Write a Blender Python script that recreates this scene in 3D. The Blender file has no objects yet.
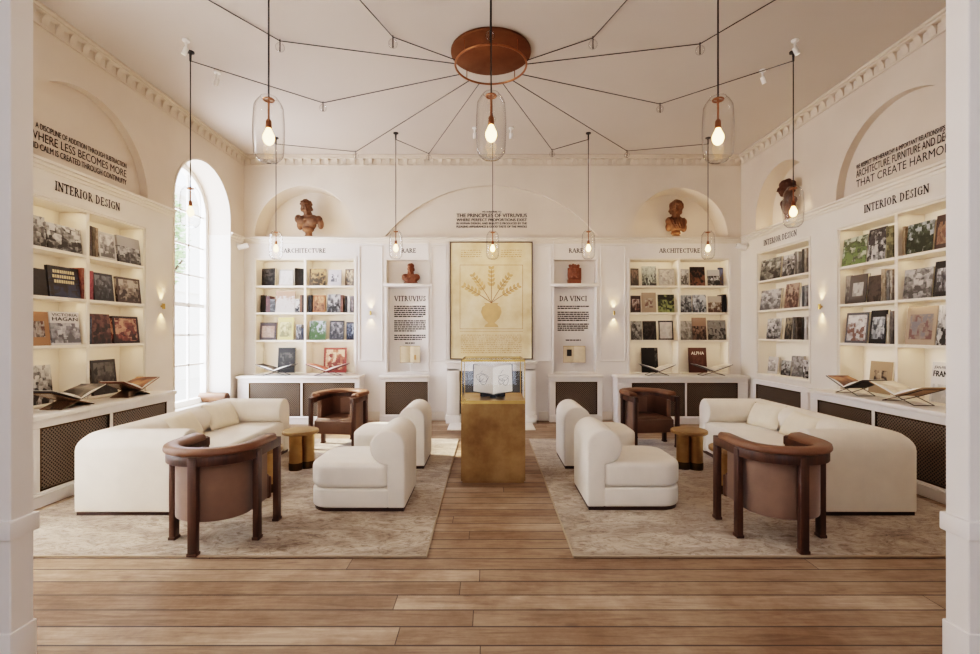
import bpy, bmesh, math, random
from mathutils import Vector, Matrix, noise as mnoise
random.seed(7)
scene = bpy.context.scene
COL = scene.collection
PI = math.pi
# ------------------------------------------------------------------ dimensions
CAMZ, F = 1.45, 480.0
XL, XR, YB, H = -4.04, 4.19, 7.95, 4.38
YF = 2.0                                    # front wall with the wide opening the camera looks through
BACK, LEFT, RIGHT = ((0, YB, 0), 0.0), ((XL, 0, 0), PI/2), ((XR, 0, 0), -PI/2)
DADO = 3.0

def fpos(fr, u, d, z):
    (x, y, _), r = fr
    return Vector((x + u*math.cos(r) - d*math.sin(r), y + u*math.sin(r) + d*math.cos(r), z))

# ------------------------------------------------------------------ materials
def lin(c):
    if isinstance(c, str):
        c = [int(c[i:i+2], 16)/255 for i in (0, 2, 4)]
    return tuple((v/12.92 if v <= .04045 else ((v+.055)/1.055)**2.4) for v in c) + (1,)

class NT:
    def __init__(s, name):
        s.m = bpy.data.materials.new(name); s.m.use_nodes = True
        s.t = s.m.node_tree; s.t.nodes.clear()
        s.out = s.n('ShaderNodeOutputMaterial')
    def n(s, typ, **kw):
        nd = s.t.nodes.new(typ)
        for k, v in kw.items():
            if k[0] == '_': setattr(nd, k[1:], v)
            else:
                nd.inputs[int(k[1:]) if k[0] == 'i' and k[1:].isdigit() else k.replace('_', ' ')].default_value = v
        return nd
    def l(s, a, ai, b, bi): s.t.links.new(a.outputs[ai], b.inputs[bi])
    def bsdf(s, **kw):
        b = s.n('ShaderNodeBsdfPrincipled', **kw); s.l(b, 0, s.out, 0); return b
    def math(s, op, a, b=None):
        nd = s.n('ShaderNodeMath', _operation=op)
        for i, v in enumerate((a, b)):
            if v is None: continue
            if isinstance(v, (int, float)): nd.inputs[i].default_value = v
            else: s.t.links.new(v, nd.inputs[i])
        return nd.outputs[0]
    def ramp(s, stops, interp='LINEAR'):
        r = s.n('ShaderNodeValToRGB'); r.color_ramp.interpolation = interp
        e = r.color_ramp.elements
        while len(e) < len(stops): e.new(.5)
        for x, (p, c) in zip(e, stops): x.position = p; x.color = c
        return r
    def mixc(s, fac, a, b, blend='MIX'):
        nd = s.n('ShaderNodeMix', _data_type='RGBA', _blend_type=blend)
        for v, i in ((fac, 0), (a, 6), (b, 7)):
            if isinstance(v, (int, float, tuple)): nd.inputs[i].default_value = v
            else: s.t.links.new(v, nd.inputs[i])
        return nd.outputs[2]

def plain(name, col, rough=.5, metal=0., var=.06, scale=6., bump=0., bscale=60., **kw):
    """base colour with soft procedural variation and optional fine bump"""
    k = NT(name); b = k.bsdf(Roughness=rough, Metallic=metal, **kw)
    c = lin(col)
    tc = k.n('ShaderNodeTexCoord')
    nz = k.n('ShaderNodeTexNoise', Scale=scale, Detail=4.)
    k.l(tc, 3, nz, 'Vector')
    lo = tuple(v*(1-var) for v in c[:3]) + (1,); hi = tuple(min(1, v*(1+var)) for v in c[:3]) + (1,)
    r = k.ramp([(.3, lo), (.7, hi)]); k.l(nz, 0, r, 0); k.l(r, 0, b, 'Base Color')
    if bump:
        n2 = k.n('ShaderNodeTexNoise', Scale=bscale, Detail=3.); k.l(tc, 3, n2, 'Vector')
        bp = k.n('ShaderNodeBump', Strength=bump, Distance=.01); k.l(n2, 0, bp, 'Height'); k.l(bp, 0, b, 'Normal')
    return k.m

def emis(name, col, s):
    k = NT(name); e = k.n('ShaderNodeEmission', Color=lin(col), Strength=s); k.l(e, 0, k.out, 0); return k.m

def wood(name, c1, c2, rough=.45, axis=2, scale=3.):
    k = NT(name); b = k.bsdf(Roughness=rough)
    tc = k.n('ShaderNodeTexCoord'); mp = k.n('ShaderNodeMapping')
    sc = [scale*7]*3; sc[axis] = scale*.6; mp.inputs['Scale'].default_value = sc
    k.l(tc, 3, mp, 0)
    nz = k.n('ShaderNodeTexNoise', Scale=1., Detail=6., Roughness=.65, Distortion=.6); k.l(mp, 0, nz, 'Vector')
    r = k.ramp([(.3, lin(c1)), (.7, lin(c2))]); k.l(nz, 0, r, 0); k.l(r, 0, b, 'Base Color')
    return k.m

def floor_mat():
    """old oak boards running along x: rows of 143 mm with random end joints, grain, wear, knots, dark gaps"""
    k = NT('oak_planks'); b = k.bsdf(Roughness=.45)
    tc = k.n('ShaderNodeTexCoord'); sx = k.n('ShaderNodeSeparateXYZ'); k.l(tc, 3, sx, 0)
    yr = k.math('DIVIDE', k.math('ADD', sx.outputs[1], .066), .143)
    row = k.math('FLOOR', yr); fy = k.math('FRACT', yr)
    w1 = k.n('ShaderNodeTexWhiteNoise', _noise_dimensions='1D'); k.t.links.new(row, w1.inputs['W'])
    xr = k.math('ADD', k.math('DIVIDE', sx.outputs[0], 2.9), k.math('MULTIPLY', w1.outputs[0], 7.3))
    colm = k.math('FLOOR', xr); fx = k.math('FRACT', xr)
    cb = k.n('ShaderNodeCombineXYZ'); k.t.links.new(colm, cb.inputs[0]); k.t.links.new(row, cb.inputs[1])
    pid = k.n('ShaderNodeTexWhiteNoise', _noise_dimensions='2D'); k.l(cb, 0, pid, 'Vector')
    gap = k.math('MAXIMUM', k.math('LESS_THAN', fy, .07), k.math('LESS_THAN', fx, .0016))
    ad = k.n('ShaderNodeVectorMath', _operation='MULTIPLY_ADD'); k.l(pid, 1, ad, 0); ad.inputs[1].default_value = (13, 7, 5); k.l(tc, 3, ad, 2)
    mp = k.n('ShaderNodeMapping'); mp.inputs['Scale'].default_value = (1.3, 15, 1); k.l(ad, 0, mp, 0)
    g = k.n('ShaderNodeTexNoise', Scale=1.6, Detail=9., Roughness=.7, Distortion=1.2); k.l(mp, 0, g, 'Vector')
    gr = k.ramp([(.25, lin('857162')), (.42, lin('ae9a87')), (.58, lin('c2af9c')), (.8, lin('d5c6b6'))]); k.l(g, 0, gr, 0)
    pr = k.ramp([(0, lin('c8b8a8')), (.5, lin('e2d8cc')), (1, lin('fffaf4'))]); k.l(pid, 0, pr, 0)
    c = k.mixc(1., gr.outputs[0], pr.outputs[0], 'MULTIPLY')
    w = k.n('ShaderNodeTexNoise', Scale=1.6, Detail=7., Roughness=.7); k.l(tc, 3, w, 'Vector')
    wr = k.ramp([(.36, lin('b9a48f')), (.62, lin('ffffff'))]); k.l(w, 0, wr, 0)
    c = k.mixc(.8, c, wr.outputs[0], 'MULTIPLY')
    vo = k.n('ShaderNodeTexVoronoi', Scale=1.); mp3 = k.n('ShaderNodeMapping'); mp3.inputs['Scale'].default_value = (1.2, 2.6, 1); k.l(ad, 0, mp3, 0); k.l(mp3, 0, vo, 'Vector')
    kr = k.ramp([(.02, (1, 1, 1, 1)), (.07, (0, 0, 0, 1))]); k.l(vo, 0, kr, 0)
    c = k.mixc(k.math('MULTIPLY', kr.outputs[0], .55), c, lin('4a2f1e'))
    c = k.mixc(k.math('MULTIPLY', gap, .92), c, lin('35251a'))
    k.t.links.new(c, b.inputs['Base Color'])
    rr = k.ramp([(.3, (.55, .55, .55, 1)), (.8, (.4, .4, .4, 1))]); k.l(g, 0, rr, 0); k.l(rr, 0, b, 'Roughness')
    hgt = k.math('SUBTRACT', k.math('MULTIPLY', g.outputs[0], .25), gap)
    bp = k.n('ShaderNodeBump', Strength=.35, Distance=.004); k.t.links.new(hgt, bp.inputs['Height']); k.l(bp, 0, b, 'Normal')
    return k.m

def warm_lit_upper(name, low, high, z):
    """wall paint; the warmer, dimmer light above the dado moulding is put into the colour"""
    k = NT(name); b = k.bsdf(Roughness=.72); tc = k.n('ShaderNodeTexCoord'); sx = k.n('ShaderNodeSeparateXYZ'); k.l(tc, 3, sx, 0)
    nz = k.n('ShaderNodeTexNoise', Scale=1.3, Detail=4.); k.l(tc, 3, nz, 'Vector'); vr = k.ramp([(.3, lin('f4f2f0')), (.7, lin('ffffff'))]); k.l(nz, 0, vr, 0)
    c = k.mixc(k.math('GREATER_THAN', sx.outputs[2], z), lin(low), lin(high))
    k.t.links.new(k.mixc(1., c, vr.outputs[0], 'MULTIPLY'), b.inputs['Base Color'])
    return k.m

def rug_mat(name, seed):
    k = NT(name); b = k.bsdf(Roughness=.92, Sheen_Weight=.35, Sheen_Roughness=.4)
    tc = k.n('ShaderNodeTexCoord'); mp = k.n('ShaderNodeMapping'); mp.inputs['Location'].default_value = (seed, seed*.7, 0); mp.inputs['Scale'].default_value = (.8, 1.5, 1); k.l(tc, 3, mp, 0)
    a = k.n('ShaderNodeTexNoise', Scale=1.7, Detail=9., Roughness=.7, Distortion=1.4); k.l(mp, 0, a, 'Vector')
    r = k.ramp([(.3, lin('7d6c5d')), (.43, lin('a3917d')), (.54, lin('bbab97')), (.7, lin('d4c8b7'))]); k.l(a, 0, r, 0)
    v = k.n('ShaderNodeTexNoise', Scale=9., Detail=6., Roughness=.75, Distortion=2.2); k.l(mp, 0, v, 'Vector')
    vr = k.ramp([(.36, lin('a08d79')), (.52, lin('ffffff'))]); k.l(v, 0, vr, 0)
    c = k.mixc(.8, r.outputs[0], vr.outputs[0], 'MULTIPLY')
    k.t.links.new(c, b.inputs['Base Color'])
    p = k.n('ShaderNodeTexNoise', Scale=170., Detail=2.); k.l(tc, 3, p, 'Vector')
    bp = k.n('ShaderNodeBump', Strength=.5, Distance=.006); k.l(p, 0, bp, 'Height'); k.l(bp, 0, b, 'Normal')
    return k.m

def lattice_mat():
    """dark pierced diamond lattice, from the panel's own coordinates"""
    k = NT('bronze_lattice'); b = k.bsdf(Roughness=.45, Metallic=.35)
    tc = k.n('ShaderNodeTexCoord'); sx = k.n('ShaderNodeSeparateXYZ'); k.l(tc, 3, sx, 0)
    P = .034
    s = k.math('FRACT', k.math('DIVIDE', k.math('ADD', sx.outputs[0], sx.outputs[2]), P))
    d = k.math('FRACT', k.math('DIVIDE', k.math('SUBTRACT', sx.outputs[0], sx.outputs[2]), P))
    m = k.math('MAXIMUM', k.math('LESS_THAN', s, .4), k.math('LESS_THAN', d, .4))
    c = k.mixc(m, lin('17120e'), lin('7d6f60'))
    k.t.links.new(c, b.inputs['Base Color'])
    bp = k.n('ShaderNodeBump', Strength=.6, Distance=.006); k.t.links.new(m, bp.inputs['Height']); k.l(bp, 0, b, 'Normal')
    return k.m

def glass_mat(name, tint=(1, 1, 1, 1), ior=1.45, refl=1.):
    """thin clear glass: see-through with Fresnel reflections, so light passes"""
    k = NT(name)
    t = k.n('ShaderNodeBsdfTransparent', Color=tint); g = k.n('ShaderNodeBsdfGlossy', Roughness=.03)
    f = k.n('ShaderNodeLayerWeight', Blend=.5)
    mx = k.n('ShaderNodeMixShader')
    fac = k.math('MINIMUM', k.math('ADD', k.math('MULTIPLY', k.math('POWER', f.outputs[1], 3.2), .55*refl), .04), .7)
    k.t.links.new(k.mixc(k.math('POWER', f.outputs[1], 4.), tint, (.42, .4, .38, 1) if refl > 1 else tint), t.inputs[0])
    k.t.links.new(fac, mx.inputs[0]); k.l(t, 0, mx, 1); k.l(g, 0, mx, 2); k.l(mx, 0, k.out, 0)
    return k.m

def brass_mat(name, c1, c2, rough=.34):
    k = NT(name); b = k.bsdf(Metallic=1., Roughness=rough)
    tc = k.n('ShaderNodeTexCoord')
    a = k.n('ShaderNodeTexNoise', Scale=2.4, Detail=7., Roughness=.6); k.l(tc, 3, a, 'Vector')
    r = k.ramp([(.3, lin(c1)), (.7, lin(c2))]); k.l(a, 0, r, 0); k.l(r, 0, b, 'Base Color')
    r2 = k.ramp([(.3, (rough+.14,)*3+(1,)), (.7, (rough-.05,)*3+(1,))]); k.l(a, 0, r2, 0); k.l(r2, 0, b, 'Roughness')
    return k.m

def inkc(c, k_=.72, sat=.72):
    r, g, b, _ = lin(c); m = .3*r+.59*g+.11*b
    return tuple((m+(v-m)*sat)*k_ for v in (r, g, b))+(1,)
def cover_mat(bg, c1, c2, c3, rect, seed, nscale=5., grad=.55):
    """printed book cover: border colour and a photographic-looking picture block in the face's UVs"""
    k = NT('book_cover'); b = k.bsdf(Roughness=.38)
    uv = k.n('ShaderNodeUVMap'); sx = k.n('ShaderNodeSeparateXYZ'); k.l(uv, 0, sx, 0)
    u, v = sx.outputs[0], sx.outputs[1]
    nz = k.n('ShaderNodeTexNoise', _noise_dimensions='4D', W=seed*3.17, Scale=nscale, Detail=3., Roughness=.55, Distortion=.3); k.l(uv, 0, nz, 'Vector')
    nb = k.n('ShaderNodeTexVoronoi', _feature='F1', _distance='CHEBYCHEV', _voronoi_dimensions='4D', W=seed*1.7, Scale=nscale*1.3); k.l(uv, 0, nb, 'Vector')
    cs = k.n('ShaderNodeSeparateColor'); k.l(nb, 1, cs, 0)
    val = k.math('ADD', k.math('MULTIPLY', v, grad), k.math('ADD', k.math('MULTIPLY', k.math('SUBTRACT', nz.outputs[0], .5), 1.1), k.math('MULTIPLY', k.math('SUBTRACT', cs.outputs[0], .22), .6)))
    r = k.ramp([(.2, inkc(c1, .8)), (.48, inkc(c2)), (.74, inkc(c3, .85))]); k.t.links.new(val, r.inputs[0])
    x0, y0, x1, y1 = rect
    m = k.math('MULTIPLY', k.math('MULTIPLY', k.math('GREATER_THAN', u, x0), k.math('LESS_THAN', u, x1)), k.math('MULTIPLY', k.math('GREATER_THAN', v, y0), k.math('LESS_THAN', v, y1)))
    c = k.mixc(m, inkc(bg, .82, .8), r.outputs[0])
    k.t.links.new(c, b.inputs['Base Color'])
    return k.m

M = dict(
    wall=warm_lit_upper('wall_paint_lit', 'ece6dd', 'dccfc1', 2.98),
    panel=plain('painted_panelling', 'f0ece8', .5, var=.02, scale=1.5), wallb=warm_lit_upper('back_wall_paint_lit', 'f0ece8', 'e5dacd', 3.02),
    ceil=plain('ceiling_plaster', 'ccc2b9', .85, var=.03, scale=.8),
    jamb=plain('door_paint', 'f1ebe4', .55, var=.015, scale=2),
    trimw=plain('trim_paint', 'e8e0d5', .5, var=.02, scale=2), cornice=plain('cornice_paint', 'dacdbe', .7, var=.02, scale=2),
    shelf=plain('shelf_paint', 'f4ecdf', .5, var=.02, scale=2),
    floor=floor_mat(), rugl=rug_mat('rug_wool_taupe', 1.3), rugr=rug_mat('rug_wool_beige', 8.1),
    boucle=plain('cream_boucle', 'f1e8da', .9, var=.03, scale=8, bump=.25, bscale=220, Sheen_Weight=.25),
    pillow=plain('cream_linen', 'efe4d0', .9, var=.04, scale=10, bump=.3, bscale=300),
    walnut=wood('dark_walnut', '2e1a11', '56341f', .42),
    plinth=wood('plinth_walnut', '24130b', '3f2415', .5, axis=0),
    suede=plain('taupe_suede', '7d6250', .85, var=.16, scale=5, bump=.1, bscale=120, Sheen_Weight=.3),
    leather=plain('brown_leather', '5e422f', .5, var=.12, scale=6, bump=.12, bscale=140),
    padl=plain('tan_leather', '745038', .5, var=.1, scale=7, bump=.12, bscale=140),
    brass=brass_mat('aged_brass', '7d5f3e', 'b59466', .46),
    brassb=brass_mat('polished_brass', 'a8834a', 'cdaa6c', .28),
    tbrass=brass_mat('table_brass', '8a6f4e', 'b39770', .42), gbrass=brass_mat('tube_brass', '97784c', 'c4a673', .3),
    brassd=brass_mat('dark_bronze', '40301c', '5d4728', .4),
    copper=brass_mat('copper', '85573a', 'a8714c', .32),
    canopy=brass_mat('copper_disc', '6b472f', '83593c', .55),
    glass=glass_mat('blown_glass', (.98, .975, .965, 1), refl=1.5),
    pane=glass_mat('window_glass', (.97, .99, 1, 1), refl=.6),
    case=glass_mat('case_glass', (.985, .99, .985, 1), refl=.7),
    black=plain('black_wire', '1c1714', .5), ink=plain('black_vinyl', '1f1a17', .6, var=.02),
    lattice=lattice_mat(), dark=plain('dark_interior', '15110e', .8),
    hearthdark=plain('firebox_iron', '3a3837', .7, var=.2),
    stone=plain('white_marble', 'f0ebe4', .4, var=.05, scale=3),
    terracotta=plain('terracotta', '5f3f28', .7, var=.35, scale=14, bump=.4, bscale=70),
    terra2=plain('terracotta_ochre', '6a4626', .7, var=.35, scale=14, bump=.4, bscale=70),
    terra3=plain('terracotta_dark', '492c1b', .7, var=.35, scale=14, bump=.4, bscale=70),
    terra4=plain('terracotta_red', '7a4a31', .75, var=.2, scale=14, bump=.3, bscale=70),
    paper=plain('page_paper', 'efe6d2', .8, var=.03, scale=30), parch=plain('old_paper', 'd8c7ab', .8, var=.06, scale=20), paperw=plain('white_paper', 'f4f0e6', .8, var=.02),
    acrylic=plain('smoked_acrylic', '8a6f58', .2, var=.1, Transmission_Weight=.35),
    bulb=emis('warm_filament_bulb', 'ffcf92', 6.), white=plain('white_plastic', 'f2f0ec', .4),
    lamp=emis('spot_lens', 'fff0d8', 6.), ledw=emis('sconce_glow', 'ffd9a0', 12.),
    sill=plain('window_paint', 'fbf8f2', .45, var=.01),
    bark=plain('bark', '5b4a3a', .9, var=.2), leaf=plain('tree_leaf', 'c2d8ab', .6, var=.3, scale=2),
    facade=plain('stone_facade', 'efe9dd', .8, var=.05), pave=plain('pavement', 'd8d2c6', .9, var=.08),
    slate=plain('slate_roof', '6a6f74', .8, var=.1),
)

# ------------------------------------------------------------------ mesh helpers
def nb(): return bmesh.new()

def box(bm, x0, x1, y0, y1, z0, z1, bev=0., seg=2):
    vs = [bm.verts.new((x, y, z)) for x in (x0, x1) for y in (y0, y1) for z in (z0, z1)]
    fs = [bm.faces.new([vs[i] for i in f]) for f in ((0, 1, 3, 2), (4, 6, 7, 5), (0, 4, 5, 1), (2, 3, 7, 6), (0, 2, 6, 4), (1, 5, 7, 3))]
    if bev > 0:
        es = list({e for f in fs for e in f.edges})
        bmesh.ops.bevel(bm, geom=es, offset=bev, segments=seg, affect='EDGES', profile=.5)
    return vs

def prism(bm, pts, h0, h1, plane='xy', bev=0., seg=3, only=None):
    """extrude a 2-D outline between h0 and h1 along the plane's normal; bev rounds all sharp edges"""
    def P(a, b, h): return {'xy': (a, b, h), 'xz': (a, h, b), 'yz': (h, a, b)}[plane]
    lo = [bm.verts.new(P(a, b, h0)) for a, b in pts]; hi = [bm.verts.new(P(a, b, h1)) for a, b in pts]
    fs = [bm.faces.new(lo[::-1]), bm.faces.new(hi)]
    n = len(pts)
    for i in range(n): fs.append(bm.faces.new((lo[i], lo[(i+1) % n], hi[(i+1) % n], hi[i])))
    bmesh.ops.recalc_face_normals(bm, faces=fs)
    if bev > 0:
        es = [e for e in {e for f in fs for e in f.edges} if len(e.link_faces) == 2 and e.calc_face_angle(0) > .6]
        bmesh.ops.bevel(bm, geom=es, offset=bev, segments=seg, affect='EDGES', profile=.5)

def lathe(bm, prof, seg=24, c=(0, 0, 0), cap=True):
    rings = []
    for r, z in prof:
        rings.append([bm.verts.new((c[0]+r*math.cos(2*PI*i/seg), c[1]+r*math.sin(2*PI*i/seg), c[2]+z)) for i in range(seg)])
    for a, b in zip(rings, rings[1:]):
        for i in range(seg):
            bm.faces.new((a[i], a[(i+1) % seg], b[(i+1) % seg], b[i]))
    if cap:
        bm.faces.new(rings[0][::-1]); bm.faces.new(rings[-1])

def tube(bm, pts, r, seg=8, closed=False):
    pts = [Vector(p) for p in pts]; n = len(pts); rings = []
    for i, p in enumerate(pts):
        a = pts[i-1] if (i > 0 or closed) else p
        b = pts[(i+1) % n] if (i < n-1 or closed) else p
        t = (b-a).normalized()
        up = Vector((0, 0, 1)) if abs(t.z) < .95 else Vector((1, 0, 0))
        s = t.cross(up).normalized(); w = s.cross(t)
        rr = r[i] if isinstance(r, (list, tuple)) else r
        rings.append([bm.verts.new(p + s*rr*math.cos(2*PI*k/seg) + w*rr*math.sin(2*PI*k/seg)) for k in range(seg)])
    for i in range(n if closed else n-1):
        a, b = rings[i], rings[(i+1) % n]
        for k in range(seg): bm.faces.new((a[k], a[(k+1) % seg], b[(k+1) % seg], b[k]))
    if not closed:
        bm.faces.new(rings[0][::-1]); bm.faces.new(rings[-1])

def sweep(bm, path, prof, caps=True):
    """sweep a closed (s,z) profile along a plan polyline with mitres; s runs to the LEFT of the path"""
    n = len(path); rings = []
    for i in range(n):
        p = Vector(path[i])
        d0 = (p-Vector(path[i-1])).normalized() if i > 0 else None
        d1 = (Vector(path[i+1])-p).normalized() if i < n-1 else None
        if d0 is None: d0 = d1
        if d1 is None: d1 = d0
        n0, n1 = Vector((-d0.y, d0.x)), Vector((-d1.y, d1.x))
        m = (n0+n1).normalized(); m = m/max(.2, m.dot(n0))
        rings.append([bm.verts.new((p.x+m.x*s, p.y+m.y*s, z)) for s, z in prof])
    k = len(prof); fs = []
    for a, b in zip(rings, rings[1:]):
        for j in range(k): fs.append(bm.faces.new((a[j], b[j], b[(j+1) % k], a[(j+1) % k])))
    if caps:
        fs.append(bm.faces.new(rings[0])); fs.append(bm.faces.new(rings[-1][::-1]))
    bmesh.ops.recalc_face_normals(bm, faces=fs)

def ball(bm, c, r, sub=2, rot=None):
    m = Matrix.Translation(c)
    if rot: m = m @ Matrix.Rotation(rot[0], 4, rot[1])
    rr = r if isinstance(r, (tuple, list)) else (r, r, r)
    bmesh.ops.create_icosphere(bm, subdivisions=sub, radius=1, matrix=m @ Matrix.Diagonal((*rr, 1)))

def arc(cx, cy, r, a0, a1, n):
    return [(cx+r*math.cos(a0+(a1-a0)*i/n), cy+r*math.sin(a0+(a1-a0)*i/n)) for i in range(n+1)]

def obj(name, bm, mat, parent=None, loc=(0, 0, 0), rot=(0, 0, 0), ang=38):
    if isinstance(bm, bmesh.types.BMesh):
        me = bpy.data.meshes.new(name); bmesh.ops.recalc_face_normals(bm, faces=bm.faces[:]); bm.to_mesh(me); bm.free()
    else: me = bm
    if ang:
        for p in me.polygons: p.use_smooth = True
        me.set_sharp_from_angle(angle=math.radians(ang))
    o = bpy.data.objects.new(name, me); COL.objects.link(o)
    if mat is not None and not me.materials: me.materials.append(mat)
    o.parent = parent; o.location = loc; o.rotation_euler = rot
    return o

def tag(o, label=None, cat=None, group=None, kind=None):
    if label: o['label'] = label
    if cat: o['category'] = cat
    if group: o['group'] = group
    if kind: o['kind'] = kind
    return o

def empty(name, loc, rz=0, label=None, cat=None, group=None, rx=0):
    o = bpy.data.objects.new(name, None); COL.objects.link(o); o.empty_display_size = .05
    o.location = loc; o.rotation_euler = (rx, 0, rz)
    return tag(o, label, cat, group)

def kids(o): return [c for c in bpy.data.objects if c.parent == o]
def copy_tree(o, parent=None):
    c = o.copy(); COL.objects.link(c); c.parent = parent
    for ch in kids(o): copy_tree(ch, c)
    return c

def struct(name, bm, mat, fr=None, label=None, parent=None, ang=30):
    loc, r = fr if fr else ((0, 0, 0), 0)
    o = obj(name, bm, mat, parent, loc, (0, 0, r), ang)
    return tag(o, label, None, None, 'structure')

def framed(name, fr, u, d, z, label, cat, group=None):
    return empty(name, fpos(fr, u, d, z), fr[1], label, cat, group)

def area(name, loc, rot, sx, sy, power, col, spread=PI):
    l = bpy.data.lights.new(name, 'AREA'); l.shape = 'RECTANGLE'; l.size = sx; l.size_y = sy
    l.energy = power; l.color = lin(col)[:3]; l.spread = spread
    o = bpy.data.objects.new(name, l); COL.objects.link(o); o.location = loc; o.rotation_euler = rot
    return o

# ------------------------------------------------------------------ lettering
def text_mesh(s, width, cap, bold=0., depth=.002):
    cu = bpy.data.curves.new('t', 'FONT'); cu.body = s; cu.align_x = 'CENTER'; cu.extrude = 0.; cu.resolution_u = 3
    o = bpy.data.objects.new('t', cu); COL.objects.link(o)
    dg = bpy.context.evaluated_depsgraph_get(); dg.update()
    me = bpy.data.meshes.new_from_object(o.evaluated_get(dg))
    bpy.data.objects.remove(o)
    bm = nb(); bm.from_mesh(me); bpy.data.meshes.remove(me)
    xs = [v.co.x for v in bm.verts]; x0, x1 = min(xs), max(xs)
    ch = .729
    for v in bm.verts:
        v.co = ((v.co.x-(x0+x1)/2)/(x1-x0)*width, 0, v.co.y/ch*cap)
    if bold:                                                         # heavier weight: the strokes doubled slightly apart
        em = cap/ch; base_ = bmesh.ops.duplicate(bm, geom=bm.verts[:]+bm.edges[:]+bm.faces[:])
        bmesh.ops.translate(bm, verts=[g for g in base_['geom'] if isinstance(g, bmesh.types.BMVert)], vec=(bold*em*1.6, -.0002, 0))
        d2 = bmesh.ops.duplicate(bm, geom=base_['geom'])
        bmesh.ops.translate(bm, verts=[g for g in d2['geom'] if isinstance(g, bmesh.types.BMVert)], vec=(-bold*em*.8, -.0002, bold*em*.5))
    return bm

GL = {  # serif capitals: (advance, [strokes]); L x0 y0 x1 y1 w / A cx cy rx ry a0 a1 wmin wmax / S x y halfwidth (serif)
 'I': (.42, ['L .21 0 .21 1 .13', 'S .21 0 .17', 'S .21 1 .17']),
 'N': (.86, ['L .17 0 .17 1 .06', 'L .7 0 .7 1 .06', 'L .17 .97 .7 .03 .14', 'S .17 0 .14', 'S .13 1 .12', 'S .7 1 .14']),
 'T': (.78, ['L .39 0 .39 1 .13', 'L .06 .97 .72 .97 .06', 'L .07 .78 .07 1 .04', 'L .71 .78 .71 1 .04', 'S .39 0 .17']),
 'E': (.7, ['L .19 0 .19 1 .13', 'L .06 .03 .62 .03 .06', 'L .06 .97 .6 .97 .06', 'L .2 .52 .48 .52 .05', 'L .6 .02 .63 .25 .04', 'L .59 .78 .59 1 .04', 'L .47 .42 .47 .62 .04']),
 'R': (.8, ['L .19 0 .19 1 .13', 'S .19 0 .16', 'L .06 .97 .4 .97 .06', 'A .38 .75 .21 .22 -90 90 .05 .13', 'L .19 .52 .4 .52 .05', 'L .38 .5 .68 .02 .13', 'S .7 0 .11']),
 'O': (.9, ['A .45 .5 .36 .49 0 360 .05 .14']),
 'D': (.86, ['L .19 0 .19 1 .13', 'L .06 .03 .4 .03 .06', 'L .06 .97 .4 .97 .06', 'A .36 .5 .38 .47 -90 90 .05 .14']),
 'S': (.62, ['A .31 .74 .19 .24 20 270 .05 .11', 'A .31 .26 .22 .25 -160 90 .05 .12', 'L .5 .78 .5 .98 .04', 'L .1 .04 .1 .26 .04']),
 'G': (.88, ['A .46 .5 .37 .49 50 315 .05 .14', 'L .7 .06 .7 .46 .12', 'S .7 .46 .15', 'L .7 .74 .7 .98 .04']),
 'C': (.84, ['A .46 .5 .37 .49 48 312 .05 .14', 'L .7 .74 .7 .98 .04', 'L .72 .08 .72 .2 .04']),
 'A': (.84, ['L .08 .02 .4 1 .05', 'L .4 1 .74 .02 .14', 'L .2 .34 .6 .34 .05', 'S .08 0 .12', 'S .72 0 .16']),
 'H': (.92, ['L .19 0 .19 1 .13', 'L .73 0 .73 1 .13', 'L .19 .51 .73 .51 .05', 'S .19 0 .16', 'S .19 1 .16', 'S .73 0 .16', 'S .73 1 .16']),
 'U': (.86, ['L .2 .35 .2 1 .13', 'L .68 .35 .68 1 .06', 'A .44 .33 .24 .32 180 360 .05 .12', 'S .2 1 .16', 'S .68 1 .13']),
 'V': (.84, ['L .1 .98 .42 0 .14', 'L .42 0 .74 .98 .05', 'S .12 1 .16', 'S .74 1 .12']),
 ' ': (.4, []),
}
def serif_mesh(s, width, cap):
    bm = nb(); x = 0.
    def quad(a, b, w):
        w = w*2.0 if w < .09 else w*1.35
        a, b = Vector(a), Vector(b); t = (b-a); t.normalize(); n = Vector((-t.y, t.x))*w/2
        bm.faces.new([bm.verts.new((p.x, 0, p.y)) for p in (a+n, b+n, b-n, a-n)])
    for ch in s:
        adv, st = GL[ch]
        for q in st:
            k, *v = q.split(); v = [float(i) for i in v]
            if k == 'L': quad((x+v[0], v[1]), (x+v[2], v[3]), v[4])
            elif k == 'S': quad((x+v[0]-v[2], v[1]+(.025 if v[1] < .5 else -.025)), (x+v[0]+v[2], v[1]+(.025 if v[1] < .5 else -.025)), .05)
            else:
                cx, cy, rx, ry, a0, a1, w0, w1 = v; w0 *= 2.0; w1 *= 1.35; n = 14; ring = []
                for i in range(n+1):
                    a = math.radians(a0+(a1-a0)*i/n); w = w0+(w1-w0)*abs(math.cos(a))
                    c, sn = math.cos(a), math.sin(a)
                    ring.append((bm.verts.new((x+cx+(rx)*c, 0, cy+(ry)*sn)), bm.verts.new((x+cx+(rx-w)*c, 0, cy+(ry-w*.8)*sn))))
                for (p, q1), (p2, q2) in zip(ring, ring[1:]): bm.faces.new((p, p2, q2, q1))
        x += adv
    xs = [v.co.x for v in bm.verts]; x0, x1 = min(xs), max(xs)
    for v in bm.verts: v.co = ((v.co.x-(x0+x1)/2)/(x1-x0)*width, 0, v.co.z*cap)
    return bm

def merge(dst, src, off=(0, 0, 0)):
    me = bpy.data.meshes.new('tmp'); bmesh.ops.translate(src, verts=src.verts[:], vec=off); src.to_mesh(me); src.free(); dst.from_mesh(me); bpy.data.meshes.remove(me)

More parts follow.
